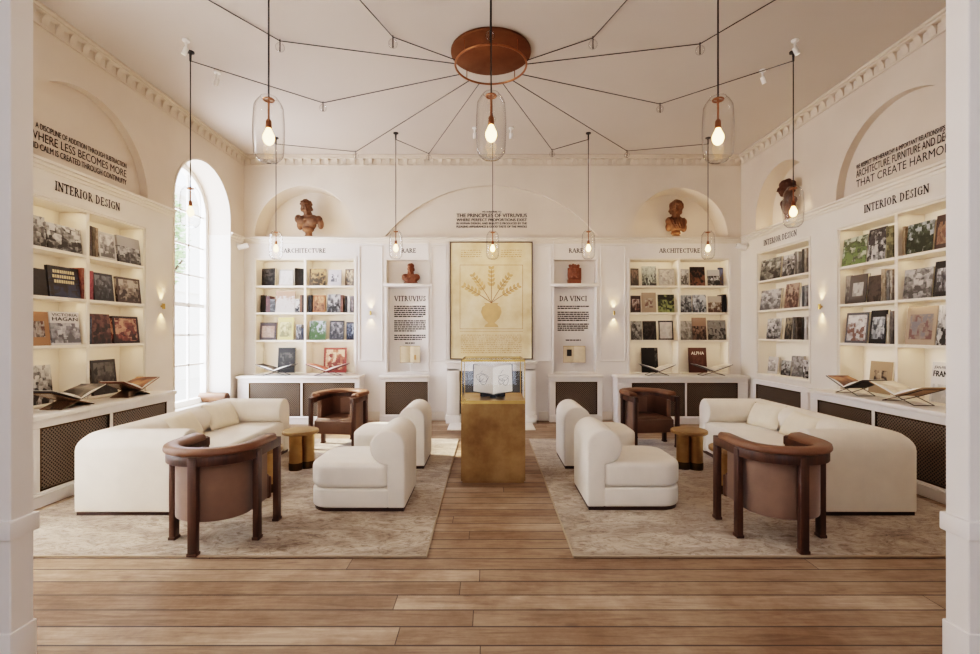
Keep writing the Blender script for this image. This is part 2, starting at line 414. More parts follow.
def lettering(fr, u, d, z, lines, label, group=None, serif=False):
    """lines: (text, width, cap height, baseline z offset, bold)"""
    bm = nb()
    for t, w, cap, dz, bold, *dx in lines:
        m = serif_mesh(t, w, cap) if serif else text_mesh(t, w, cap, bold)
        merge(bm, m, (dx[0] if dx else 0, 0, dz))
    o = obj('wall_lettering', bm, M['ink'], None, fpos(fr, u, d, z), (0, 0, fr[1]), 0)
    return tag(o, label, 'lettering', group)

# ------------------------------------------------------------------ room shell
def rect(x0, x1, z0, z1): return [(x0, z0), (x1, z0), (x1, z1), (x0, z1)]
def arched(uc, r, z0, zs, n=24): return [(uc-r, z0), (uc+r, z0)] + arc(uc, zs, r, 0, PI, n)[(0 if zs > z0 else 1):(None if zs > z0 else -1)]
def segment(uc, hw, z0, rise, n=28):
    R = (hw*hw+rise*rise)/(2*rise); a = math.asin(hw/R); cz = z0+rise-R
    return [(uc+R*math.sin(a-2*a*i/n), cz+R*math.cos(a-2*a*i/n)) for i in range(n+1)]

def wall_slab(outer, holes, T):
    cu = bpy.data.curves.new('w', 'CURVE'); cu.dimensions = '2D'; cu.fill_mode = 'BOTH'; cu.extrude = T/2
    for pts in [outer]+holes:
        sp = cu.splines.new('POLY'); sp.points.add(len(pts)-1); sp.use_cyclic_u = True
        for p, (a, b) in zip(sp.points, pts): p.co = (a, b, 0, 1)
    o = bpy.data.objects.new('w', cu); COL.objects.link(o)
    dg = bpy.context.evaluated_depsgraph_get(); dg.update()
    me = bpy.data.meshes.new_from_object(o.evaluated_get(dg)); bpy.data.objects.remove(o)
    bm = nb(); bm.from_mesh(me); bpy.data.meshes.remove(me)
    for v in bm.verts: v.co = (v.co.x, v.co.z+T/2, v.co.y)
    bmesh.ops.remove_doubles(bm, verts=bm.verts[:], dist=1e-5)
    return bm

T = .46
ZS, ZT, ZSH = .77, 2.685, (1.335, 1.79, 2.235)        # bookcase bottom, top, shelf tops
BBL, BBR = (-3.03, .83), (3.17, .83)                  # back bookcases: centre u, half width
NL, NR = -1.32, 1.44                                  # small niches left and right of the artwork
LC, RC = 4.85, -4.93                                  # side bookcases, centre u
WC = 6.84                                             # window centre on the left wall
W2 = 2.86
# back wall
bm = wall_slab(rect(XL-T, XR+T, 0, H), [
    rect(BBL[0]-.83, BBL[0]+.83, ZS, ZT), rect(BBR[0]-.83, BBR[0]+.83, ZS, ZT),
    rect(NL-.355, NL+.355, 2.27, 2.66), rect(NL-.34, NL+.34, .80, 2.21),
    rect(NR-.355, NR+.355, 2.27, 2.66), rect(NR-.34, NR+.34, .80, 2.21),
    arched(-3.03, .835, 3.055, 3.055), arched(3.17, .80, 3.055, 3.055), segment(.06, 1.76, 3.055, .84)], T)
box(bm, -3.03-.9, -3.03+.9, .40, .44, 3.0, 3.98); box(bm, 3.17-.9, 3.17+.9, .40, .44, 3.0, 3.98)
box(bm, .06-1.85, .06+1.85, .045, .075, 3.0, 3.98)
for n in (NL, NR): box(bm, n-.36, n+.36, .16, .19, .79, 2.67)
# raised panel beads and pilaster strips
def bead(bm, u0, u1, z0, z1, w=.022, p=.012):
    for a in ((u0, u1, z0, z0+w), (u0, u1, z1-w, z1), (u0, u0+w, z0+w, z1-w), (u1-w, u1, z0+w, z1-w)):
        box(bm, a[0], a[1], -p, 0, a[2], a[3], .004, 1)
for s in (-1, 1):
    a, b = (.05+s*.74, .05+s*1.0); bead(bm, min(a, b), max(a, b), .98, 2.9)
    box(bm, .05+s*.70-.006, .05+s*.70+.006, -.02, 0, .8, 2.98)
    box(bm, .05+s*1.035-.006, .05+s*1.035+.006, -.02, 0, .8, 2.98)
bead(bm, -2.14, -1.74, .98, 2.9); bead(bm, 1.86, 2.28, .98, 2.9)
for n in (NL, NR):
    bead(bm, n-.385, n+.385, 2.25, 2.69); bead(bm, n-.375, n+.375, .775, 2.24)
    box(bm, n-.40, n+.40, -.045, .0, 2.215, 2.265, .008)
for c, w in (BBL, BBR): bead(bm, c-w-.03, c+w+.03, ZS-.03, ZT+.03, .03, .012)
struct('wall_back', bm, M['wallb'], BACK)
# left wall
bm = wall_slab(rect(YF-.0, YB, 0, H), [
    rect(LC-.8, LC+.8, ZS, ZT), arched(LC, .85, 3.04, 3.04),
    arched(WC, .66, .38, 3.22), arched(W2, .62, .38, 3.22)], T)
box(bm, LC-.95, LC+.95, .09, .12, 2.98, 3.95)
bead(bm, LC-.83, LC+.83, ZS-.03, ZT+.03, .03, .012)
struct('wall_left', bm, M['wall'], LEFT)
# right wall
NB = -6.86
bm = wall_slab(rect(-YB, -YF, 0, H), [
    rect(RC-.81, RC+.81, ZS, ZT), arched(RC, .85, 3.04, 3.04),
    rect(NB-.6, NB+.6, .82, ZT), arched(NB, .65, 3.04, 3.24)], T)
box(bm, RC-.95, RC+.95, .09, .12, 2.98, 3.95)
box(bm, NB-.7, NB+.7, .26, .30, 3.0, 3.95)
bead(bm, RC-.84, RC+.84, ZS-.03, ZT+.03, .03, .012); bead(bm, NB-.63, NB+.63, .79, ZT+.03, .03, .012)
struct('wall_right', bm, M['wall'], RIGHT)
# floor, ceiling
bm = nb(); box(bm, -6, 6, -4.2, YB+.4, -.1, 0); struct('floor', bm, M['floor'])
bm = nb(); box(bm, XL-T, XR+T, YF-.1, YB+T, H, H+.12); struct('ceiling', bm, M['ceil'])
# front wall with the opening, dado rail on the jamb
JL, JR = -1.986, 2.0
bm = nb()
box(bm, XL-T, JL, YF-.005, YF+.1, 0, H, .004, 1); box(bm, JR, XR+T, YF-.005, YF+.1, 0, H, .004, 1)
box(bm, JL, JR, YF-.005, YF+.1, 3.5, H)
struct('wall_front', bm, M['jamb'])
bm = nb()
box(bm, JL-.55, JL+.014, YF-.02, YF+.115, .59, .668, .006); box(bm, JR-.014, JR+.55, YF-.02, YF+.115, .59, .668, .006)
box(bm, JL-.55, JL+.008, YF-.013, YF+.108, 0, .2, .006); box(bm, JR-.008, JR+.55, YF-.013, YF+.108, 0, .2, .006)
struct('trim_1', bm, M['jamb'])
# the hall the camera stands in
bm = nb()
box(bm, -3.4, -3.3, -4.2, YF-.005, 0, 3.7); box(bm, 3.3, 3.4, -4.2, YF-.005, 0, 3.7); box(bm, -3.4, 3.4, -4.2, YF-.005, 3.7, 3.8)
box(bm, -3.3, -.8, -4.2, -4.1, 0, 3.7); box(bm, .8, 3.3, -4.2, -4.1, 0, 3.7); box(bm, -.8, .8, -4.2, -4.1, 2.4, 3.7)
struct('wall_hall', bm, M['jamb'])

# dado moulding and crown cornice, one object per wall
def moulding(fr, spans, name):
    bm = nb()
    for a, b in spans:
        box(bm, a, b, -.05, 0, 3.0, 3.03, .008); box(bm, a, b, -.028, 0, 2.965, 3.0, .006); box(bm, a, b, -.014, 0, 2.93, 2.965, .004)
    struct(name, bm, M['trimw'], fr)
moulding(BACK, [(XL, XR)], 'trim_2'); moulding(LEFT, [(YF+.1, W2-.63), (W2+.63, WC-.67), (WC+.67, YB-.05)], 'trim_3'); moulding(RIGHT, [(-YB+.05, -YF-.1)], 'trim_4')
def cornice(fr, u0, u1, name):
    bm = nb()
    box(bm, u0, u1, -.085, 0, H-.028, H, .006); box(bm, u0, u1, -.06, 0, H-.05, H-.028, .005); box(bm, u0, u1, -.018, 0, H-.165, H-.145, .004)
    n = int((u1-u0)/.143)
    for i in range(n):                                     # curved brackets
        c = u0+(i+.5)*(u1-u0)/n
        pr = [(-.062, H-.05)] + [(-.062+.05*math.sin(k*PI/12), H-.05-.085*(1-math.cos(k*PI/12))) for k in range(1, 7)] + [(0, H-.145), (0, H-.05)]
        lo = [bm.verts.new((c-.034, d, z)) for d, z in pr]; hi = [bm.verts.new((c+.034, d, z)) for d, z in pr]
        bm.faces.new(lo); bm.faces.new(hi[::-1])
        for k in range(len(pr)): bm.faces.new((lo[k], lo[(k+1) % len(pr)], hi[(k+1) % len(pr)], hi[k]))
    struct(name, bm, M['cornice'], fr)
cornice(BACK, XL, XR, 'trim_5'); cornice(LEFT, YF+.1, YB, 'trim_6'); cornice(RIGHT, -YB, -YF-.1, 'trim_7')
def base(fr, spans, name, d=0):
    bm = nb()
    for a, b, dd in spans:
        box(bm, a, b, dd-.02, dd, 0, .13, .004); box(bm, a, b, dd-.03, dd, .13, .15, .006)
    struct(name, bm, M['trimw'], fr)
base(BACK, [(-.98, -.72, 0), (.84, 1.0, 0), (-2.04, -1.76, 0), (1.86, 2.06, 0)], 'baseboard_back')
base(LEFT, [(5.72, YB-.32, 0)], 'baseboard_left'); base(RIGHT, [(-YB+.32, -5.80, 0)], 'baseboard_right')

# windows: round-headed sash with glazing bars
def window(uc, r, name):
    zs, z0, d = 3.22, .38, .37
    bm = nb()
    def strip(pts_o, pts_i, d0, d1):
        n = len(pts_o)
        for i in range(n-1):
            quad = [pts_o[i], pts_o[i+1], pts_i[i+1], pts_i[i]]
            vs0 = [bm.verts.new((a, d0, b)) for a, b in quad]; vs1 = [bm.verts.new((a, d1, b)) for a, b in quad]
            bm.faces.new(vs0); bm.faces.new(vs1[::-1])
            for k in range(4): bm.faces.new((vs0[k], vs1[k], vs1[(k+1) % 4], vs0[(k+1) % 4]))
    o = [(uc+r, z0)] + arc(uc, zs, r, 0, PI, 28) + [(uc-r, z0)]
    i = [(uc+r-.07, z0)] + arc(uc, zs, r-.07, 0, PI, 28) + [(uc-r+.07, z0)]
    strip(o, i, d-.04, d+.05)
    box(bm, uc-r, uc+r, d-.04, d+.05, z0, z0+.09)
    f = struct(name, bm, M['sill'], LEFT)
    bm = nb(); bw = .014
    for q in (-.22, .22): box(bm, uc+q-bw, uc+q+bw, d-.01, d+.02, z0, zs+math.sqrt((r-.07)**2-q*q))
    for z in (.98, 1.42, 1.86, 2.3, 2.74, 3.22): box(bm, uc-r+.05, uc+r-.05, d-.01, d+.02, z-(bw if z != 1.86 else .03), z+(bw if z != 1.86 else .03))
    struct('window_frame', bm, M['sill'], None, None, f)
    bm = nb(); pts = [(uc-r+.03, z0+.02), (uc+r-.03, z0+.02)] + arc(uc, zs, r-.03, 0, PI, 24)
    bm.faces.new([bm.verts.new((a, d+.005, b)) for a, b in pts]); struct('window_pane', bm, M['pane'], None, None, f)
    bm = nb(); box(bm, uc-r, uc+r, -.03, d-.03, z0-.05, z0+.004, .006); struct('window_sill', bm, M['sill'], None, None, f)
    # thin architrave bead round the opening
    bm = nb(); o2 = [(uc+r+.025, z0)] + arc(uc, zs, r+.025, 0, PI, 28) + [(uc-r-.025, z0)]; i2 = [(uc+r, z0)] + arc(uc, zs, r, 0, PI, 28) + [(uc-r, z0)]
    strip(o2, i2, -.012, 0); struct('window_trim', bm, M['trimw'], None, None, f)
window(WC, .66, 'window_1'); window(W2, .62, 'window_2')
k = NT('sun_diffuser_sheet'); tl = k.n('ShaderNodeBsdfTranslucent', Color=(.95, .94, .92, 1)); df = k.n('ShaderNodeBsdfDiffuse', Color=(.9, .89, .87, 1)); mx_ = k.n('ShaderNodeMixShader'); mx_.inputs[0].default_value = .22
k.l(tl, 0, mx_, 1); k.l(df, 0, mx_, 2); k.l(mx_, 0, k.out, 0)
bm = nb(); box(bm, W2-.6, W2+.6, .28, .284, .4, 3.9); struct('window_sun_diffuser', bm, k.m, LEFT)  # unseen sheet added to diffuse direct sun off the foreground floor

# ------------------------------------------------------------------ built-in bookcases
def bookcase(fr, uc, hw, ncol, zs, label, dep=.30, zb=ZS):
    root = framed('bookcase', fr, uc, 0, zb, label, 'bookcase')
    bm = nb(); t = .02
    box(bm, -hw, hw, dep-.02, dep, 0, ZT-zb); box(bm, -hw, -hw+t, .002, dep-.02, 0, ZT-zb, .002, 1); box(bm, hw-t, hw, .002, dep-.02, 0, ZT-zb, .002, 1)
    box(bm, -hw+t, hw-t, .002, dep-.02, ZT-zb-t, ZT-zb, .002, 1); box(bm, -hw+t, hw-t, .002, dep-.02, -.0, .012)
    obj('carcass', bm, M['shelf'], root)
    if ncol == 2:
        bm = nb(); box(bm, -.02, .02, .0, dep-.02, .012, ZT-zb-t, .003, 1); obj('divider', bm, M['shelf'], root)
    cols = [(-hw+t, -.02), (.02, hw-t)] if ncol == 2 else [(-hw+t, hw-t)]
    for a, b in cols:
        for z in zs:
            bm = nb(); box(bm, a, b, .0, dep-.02, z-zb-.03, z-zb, .003, 1); obj('shelf', bm, M['shelf'], root)
        for z in list(zs)+[ZT+.01]:                      # small warm strip lamp under each board
            l = area('shelf_lamp', fpos(fr, uc+(a+b)/2, .05, z-.04), (math.radians(22), 0, fr[1]), (b-a)*.9, .02, SHELF_W, 'ffe4c2')
    return root
SHELF_W = .5
bookcase(BACK, *BBL, 2, ZSH, 'white built-in bookcase of two columns on the back wall beside the arched window')
bookcase(BACK, *BBR, 2, ZSH, 'white built-in bookcase of two columns on the back wall nearest the right corner')
bookcase(LEFT, LC, .8, 2, ZSH, 'white built-in bookcase of two columns in the left wall')
bookcase(RIGHT, RC, .81, 2, ZSH, 'white built-in bookcase of two columns in the right wall, nearest the camera')
bookcase(RIGHT, NB, .6, 1, (1.36, 1.80, 2.25), 'narrow white single-column bookcase in the right wall below an arched niche', zb=.82)

# ------------------------------------------------------------------ cabinets with lattice doors
def cabinet(fr, u0, u1, dep, ztop, panels, label, group=None, top=True):
    root = framed('radiator_cabinet', fr, (u0+u1)/2, -dep, 0, label, 'cabinet', group)
    c = (u0+u1)/2; a, b = u0-c, u1-c
    z0, z1 = .125, ztop-.11
    bm = nb()
    box(bm, a, b, .025, dep-.002, .0, ztop-.04)
    edges = [a]+[v-c for p in panels for v in p]+[b]
    for i in range(0, len(edges), 2): box(bm, edges[i], edges[i+1], 0, .025, z0, z1, .004, 1)
    box(bm, a, b, 0, .025, .0, z0, .004, 1); box(bm, a, b, 0, .025, z1, ztop-.04, .004, 1)
    box(bm, a, b, -.018, 0, .0, .09, .004, 1); box(bm, a, b, -.026, 0, .09, .105, .005)
    obj('cabinet_frame', bm, M['panel'], root)
    for p in panels:
        bm = nb(); box(bm, p[0]-c, p[1]-c, .014, .024, z0, z1); g = obj('lattice_panel', bm, M['lattice'], root)
        bm = nb(); w = .014
        for q in ((p[0]-c, p[1]-c, z0, z0+w), (p[0]-c, p[1]-c, z1-w, z1), (p[0]-c, p[0]-c+w, z0+w, z1-w), (p[1]-c-w, p[1]-c, z0+w, z1-w)):
            box(bm, q[0], q[1], .004, .014, q[2], q[3])
        obj('panel_border', bm, M['brassd'], g)
    if top:
        bm = nb(); box(bm, a-.015, b+.015, -.03, dep-.002, ztop-.04, ztop, .008); obj('cabinet_top', bm, M['stone'], root)
    return root
def ux(x, Y): return (x-488)*Y/F
cabinet(BACK, -3.99, -2.05, .31, .765, [(ux(248.6, 7.64), ux(300.3, 7.64)), (ux(302.6, 7.64), ux(354.6, 7.64))], 'white cabinet with two dark lattice panels under the bookcase beside the window')
cabinet(BACK, 2.06, 4.14, .31, .765, [(ux(632, 7.64), ux(685, 7.64)), (ux(687.2, 7.64), ux(738, 7.64))], 'white cabinet with two dark lattice panels under the back bookcase nearest the right corner')
cabinet(BACK, -1.76, -.98, .14, .765, [(NL-.35, NL+.35)], 'narrow white cabinet with one dark lattice panel, left of the fireplace')
cabinet(BACK, 1.0, 1.86, .14, .765, [(NR-.34, NR+.34)], 'narrow white cabinet with one dark lattice panel, right of the fireplace')
cabinet(LEFT, 3.85, 5.70, .31, .765, [(4.0, 4.74), (4.78, 5.58)], 'long white cabinet with dark lattice panels under the left wall bookcase')
cabinet(RIGHT, -5.78, -3.9, .31, .775, [(-5.66, -4.86), (-4.82, -4.02)], 'long white cabinet with dark lattice panels under the near right bookcase')
cabinet(RIGHT, NB-.64, NB+.64, .05, .775, [(NB-.56, NB+.5)], 'shallow white cabinet with one dark lattice panel under the narrow bookcase', top=False)

# ------------------------------------------------------------------ fireplace and artwork
fp = framed('fireplace', BACK, .05, -.25, 0, 'white fireplace surround behind the brass display pedestal', 'fireplace')
bm = nb()
for s in (-1, 1):
    box(bm, s*.61-.10, s*.61+.10, 0, .249, .13, .88, .008); box(bm, s*.61-.12, s*.61+.12, -.02, .249, 0, .13, .01)
    box(bm, s*.61-.06, s*.61+.06, -.014, 0, .2, .82, .006)
box(bm, -.71, .71, 0, .249, .84, .96, .008)
obj('surround', bm, M['stone'], fp)
bm = nb(); box(bm, -.74, .74, -.03, .249, .96, 1.0, .012); obj('mantel_shelf', bm, M['stone'], fp)
bm = nb(); box(bm, -.51, .51, .13, .249, 0, .84); obj('firebox', bm, M['hearthdark'], fp)
bm = nb(); box(bm, -.66, .66, -.55, -.02, 0, .015, .004); obj('hearth_slab', bm, M['stone'], fp)

art = framed('wall_art', BACK, .055, -.001, 1.015, 'large parchment-coloured drawing in a thin dark frame hanging above the fireplace', 'picture')
AW, AH = .68, 1.94
k = NT('parchment'); b_ = k.bsdf(Roughness=.7); tc = k.n('ShaderNodeTexCoord'); n1 = k.n('ShaderNodeTexNoise', Scale=2.2, Detail=7., Roughness=.6); k.l(tc, 3, n1, 'Vector')
r_ = k.ramp([(.3, lin('d3b98c')), (.5, lin('e5d3ae')), (.7, lin('f2e6cc'))]); k.l(n1, 0, r_, 0); k.l(r_, 0, b_, 'Base Color')
bm = nb(); box(bm, -AW+.015, AW-.015, -.03, 0, .015, AH-.015); obj('parchment', bm, k.m, art)
bm = nb()
for q in ((-AW, AW, 0, .015), (-AW, AW, AH-.015, AH), (-AW, -AW+.015, .015, AH-.015), (AW-.015, AW, .015, AH-.015)): box(bm, q[0], q[1], -.042, 0, q[2], q[3], .003, 1)
obj('picture_frame', bm, plain('dark_gilt', '5e4a2c', .5), art)
sep = plain('sepia_ink', 'a06a3a', .8, var=.2, scale=20); sepl = plain('sepia_wash', 'b98a55', .8, var=.1)
bm = nb(); Y0 = -.033
for q in ((-.52, .52, .50, .507), (-.52, .52, 1.553, 1.56), (-.52, -.513, .5, 1.56), (.513, .52, .5, 1.56), (-.52, .52, .46, .466)): box(bm, q[0], q[1], Y0, -.03, q[2], q[3])
for zz, n in [(1.80, 2), (1.765, 2), (1.73, 2), (1.695, 2)] + [(.40-.032*i, 1) for i in range(10)]:   # rows of faint unreadable script
    spans = [(-.5, -.16), (.16, .5)] if n == 2 else [(-.5, .5)]
    for a, b in spans:
        x = a
        while x < b:
            w = random.uniform(.015, .05); box(bm, x, min(b, x+w), Y0, -.03, zz-random.uniform(.002, .005), zz+random.uniform(.002, .006)); x += w+random.uniform(.008, .018)
obj('script_rows', bm, sepl, art)
# a plain botanical study: a sprig in an urn
bm = nb(); bm2 = nb()
def leafp(bmx, x, z, a, L, w):
    pts = [(0, 0), (L*.3, w), (L*.65, w*.8), (L, 0), (L*.65, -w*.8), (L*.3, -w)]
    bmx.faces.new([bmx.verts.new((x+p*math.cos(a)-q*math.sin(a), Y0+.0005, z+p*math.sin(a)+q*math.cos(a))) for p, q in pts])
urn = [(0, .53), (.12, .53), (.10, .57), (.05, .60), (.13, .68), (.17, .78), (.15, .86), (.10, .90), (.12, .93), (0, .93)]
bm2.faces.new([bm2.verts.new((x, Y0, z)) for x, z in urn] + [bm2.verts.new((-x, Y0, z)) for x, z in urn[::-1] if x > 0])
for ang, L in ((90, .56), (62, .5), (118, .5), (38, .44), (142, .44)):
    a = math.radians(ang); P = [(math.cos(a)*L*t*(1+.25*t), .93+math.sin(a)*L*t) for t in [i/8 for i in range(9)]]
    tube(bm, [(x, Y0, z) for x, z in P], .004, 5)
    for i in range(4, 9):
        for s in (-1, 1): leafp(bm2, P[i][0], P[i][1], a+s*.75, .12-.006*i, .024)
obj('sprig_stems', bm, sep, art); obj('sprig_wash', bm2, plain('pale_wash', 'cfae7e', .8, var=.12), art)

# ------------------------------------------------------------------ lettering on the walls
lettering(BACK, .06, .041, 0, [('WE SUBSCRIBE TO', .32, .026, 3.456, .06), ('THE PRINCIPLES OF VITRUVIUS', 1.17, .062, 3.378, .035), ('WHERE PERFECT PROPORTIONS EXIST', 1.17, .046, 3.312, .05),
    ('IN HUMAN DESIGN, AND BEAUTY IS PRODUCED BY THE', 1.17, .034, 3.259, .06), ('PLEASING APPEARANCE & GOOD TASTE OF THE WHOLE', 1.17, .036, 3.204, .06)], 'five lines of black capitals on the back wall above the large artwork')
lettering(LEFT, 4.926, .086, 0, [('A DISCIPLINE OF ADDITION THROUGH SUBTRACTION', 1.10, .056, 3.328, .024), ('WHERE LESS BECOMES MORE', 1.17, .085, 3.222, .008, -.035), ('AND CALM IS CREATED THROUGH CONTINUITY', 1.19, .062, 3.136, .022, -.045)], 'three lines of black capitals in the arch on the left wall')
lettering(RIGHT, -4.95, .086, 0, [('WE RESPECT THE HIERARCHY & IMPORTANT RELATIONSHIPS BETWEEN', 1.27, .052, 3.35, .024, .01), ('ARCHITECTURE, FURNITURE AND DÉCOR', 1.22, .085, 3.25, .01, -.015), ('THAT CREATE HARMONY', 1.22, .09, 3.135, .005, -.015)], 'three lines of black capitals in the arch on the right wall')
lettering(LEFT, 4.87, -.003, 2.785, [('INTERIOR DESIGN', .79, .085, 0, 0)], 'black serif heading over the left wall bookcase', serif=True)
lettering(RIGHT, -4.95, -.003, 2.785, [('INTERIOR DESIGN', .79, .085, 0, 0)], 'black serif heading over the near right bookcase', serif=True)
lettering(RIGHT, -6.9, -.003, 2.775, [('INTERIOR DESIGN', .78, .08, 0, 0)], 'black serif heading over the narrow right bookcase', serif=True)
lettering(BACK, ux(304.6, YB), -.003, 2.78, [('ARCHITECTURE', .70, .07, 0, 0)], 'black serif heading over the back bookcase beside the window', serif=True)
lettering(BACK, ux(679.5, YB), -.003, 2.78, [('ARCHITECTURE', .68, .07, 0, 0)], 'black serif heading over the back bookcase nearest the right corner', serif=True)
lettering(BACK, ux(408.8, YB), -.003, 2.78, [('RARE', .24, .07, 0, 0)], 'short black serif heading above the niche left of the artwork', serif=True)
lettering(BACK, ux(576, YB), -.003, 2.78, [('RARE', .24, .07, 0, 0)], 'short black serif heading above the niche right of the artwork', serif=True)
lettering(BACK, NL, .157, 1.99, [('VITRUVIUS', .53, .085, 0, 0)], 'large serif title inside the niche left of the artwork', serif=True)
lettering(BACK, NR, .157, 1.99, [('DA VINCI', .46, .085, 0, 0)], 'large serif title inside the niche right of the artwork', serif=True)
def fine_print(u, paras, where):
    rnd = random.Random(3); nth = ['top', 'second', 'third', 'fourth', 'fifth']
    for j, (z0, n, hw, last) in enumerate(paras):
        bm = nb()
        for i in range(n):
            z = -i*.034; e = hw if i < n-1 else last; x = -hw if hw > .2 else -e
            while x < e-.01:
                w = min(rnd.uniform(.02, .07), e-x); box(bm, x, x+w, .1565, .158, z-.01, z+.01); x += w+.008
        what = 'paragraph' if n > 1 else 'short line'
        tag(obj('fine_print', bm, M['ink'], None, fpos(BACK, u, 0, z0), (0, 0, 0), 0), f'{nth[j]} {what} of small dark print in the niche {where} of the artwork', 'lettering', 'small print in the niches')
fine_print(NL, [(1.90, 6, .265, .22), (1.655, 6, .265, .1), (1.41, 3, .265, .2), (1.28, 1, .08, .08)], 'left')
fine_print(NR, [(1.90, 2, .265, .1), (1.80, 5, .265, .24), (1.60, 4, .265, .2), (1.33, 1, .13, .13)], 'right')

# ------------------------------------------------------------------ books
BOOKN = [0]
def make_book(fr, uc, d, z, w, h, t, rz, lean, cov, label, group, title=None, edge=None):
    """closed book: x width, z height, y thickness with the front board at y=0; spine at -x"""
    BOOKN[0] += 1
    bm = nb(); uvl = None; bt = .003
    box(bm, -w/2, w/2, 0, bt, 0, h); box(bm, -w/2, w/2, t-bt, t, 0, h); box(bm, -w/2, -w/2+bt, bt, t-bt, 0, h)
    uvl = bm.loops.layers.uv.new('UVMap'); bm.normal_update()
    for f in bm.faces:
        for lp in f.loops:
            c = lp.vert.co
            lp[uvl].uv = ((c.x+w/2)/w, c.z/h) if abs(f.normal.y) > .5 else (.04+.3*c.y/max(t, .01), c.z/h)
    me = bpy.data.meshes.new('book'); bm.to_mesh(me); bm.free()
    o = obj('book', me, cov, None, fpos(fr, uc, d, z), (0, 0, 0), 0)
    o.rotation_euler = (Matrix.Rotation(fr[1]+rz, 3, 'Z') @ Matrix.Rotation(-lean, 3, 'X')).to_euler()
    tag(o, label, 'book', group)
    bm = nb(); box(bm, -w/2+bt, w/2-.004, bt, t-bt, .004, h-.004); obj('pages', bm, M['paper'], o, ang=0)
    if title:
        for s, tw, cap, tz, bold, mt in title:
            if s == '*':                                             # unreadable lettering: a row of short blocks
                tm = nb(); x = -tw*w/2; rn_ = random.Random(int(tz*100))
                while x < tw*w/2-.012: q = rn_.uniform(.012, .024); box(tm, x, x+q, -.0005, 0, 0, cap*h); x += q+.006
            else: tm = text_mesh(s, tw*w, cap*h, bold)
            obj('cover_title', tm, mt, o, (0, -.0012, tz*h), ang=0)
    return o

WHT = plain('title_white', 'f4f0e8', .6); BLK = M['ink']; CRM = plain('title_cream', 'd9c9a0', .6)
ORD = ['first', 'second', 'third', 'fourth', 'fifth', 'sixth', 'seventh', 'eighth']
def shelf_books(fr, zsh, cells, where, group):
    """cells: {(row, column): [(x0, x1, ytop, kind, description, bg, c1, c2, c3, rect[, title])]} with x, y read from the photo at the shelf's own plane"""
    rows = {1: zsh[2], 2: zsh[1], 3: zsh[0], 4: zsh[3]}
    rn = {1: 'top shelf', 2: 'second shelf', 3: 'third shelf', 4: 'bottom shelf'}
    for (row, colm), lst in cells.items():
        for i, it in enumerate(lst):
            x0, x1, yt, kind, desc, bg, c1, c2, c3, rc = it[:10]; title = it[10] if len(it) > 10 else None
            zz = rows[row]; d = .14 if row == 4 else {'F': .022, 'A': .03, 'S': .02}[kind[0]]
            def U(x):
                if fr is BACK: return (x-488)*(YB+d)/F
                if fr is LEFT: return (-XL+d)*F/(488-x)
                return -((XR+d)*F/(x-488))
            u0, u1 = U(x0), U(x1); w = u1-u0; uc = (u0+u1)/2
            D = YB+d if fr is BACK else abs(uc)
            h = max(.12, CAMZ+(333-yt)*D/F-zz)
            h = min(h, .42)
            w0 = w
            cov = cover_mat(bg, c1, c2, c3, rc, BOOKN[0]+1.3)
            pos = f'{ORD[i]} on {rn[row]}' if len(lst) > 1 else f'alone on {rn[row]}'
            lab = f'{desc}, {pos}' + (f', {colm} column' if colm else '') + f', {where}'
            if kind[0] in 'FB':
                make_book(fr, uc, d, zz, w, h/math.cos(.1), .028, 0, .1, cov, lab, group, title)
            elif kind[0] == 'A':
                a = math.radians(float(kind[1:] or 25)); ww = (w-.0)/max(.3, math.cos(a))
                ww = min(ww, .27); make_book(fr, uc, d+.04, zz, ww, h, .035, -a, .04, cov, lab, group, title)
            else:
                make_book(fr, uc+w/2, d+.097, zz, .19, h, max(.014, w), PI/2, 0, cov, lab, group)
FULL = (0, 0, 1, 1); FR1 = (.12, .14, .88, .8); FR2 = (.2, .25, .8, .72); LOW = (.0, .0, 1, .62); INS = (.08, .08, .92, .92)
G1 = 'coffee-table books on the back left bookcase'
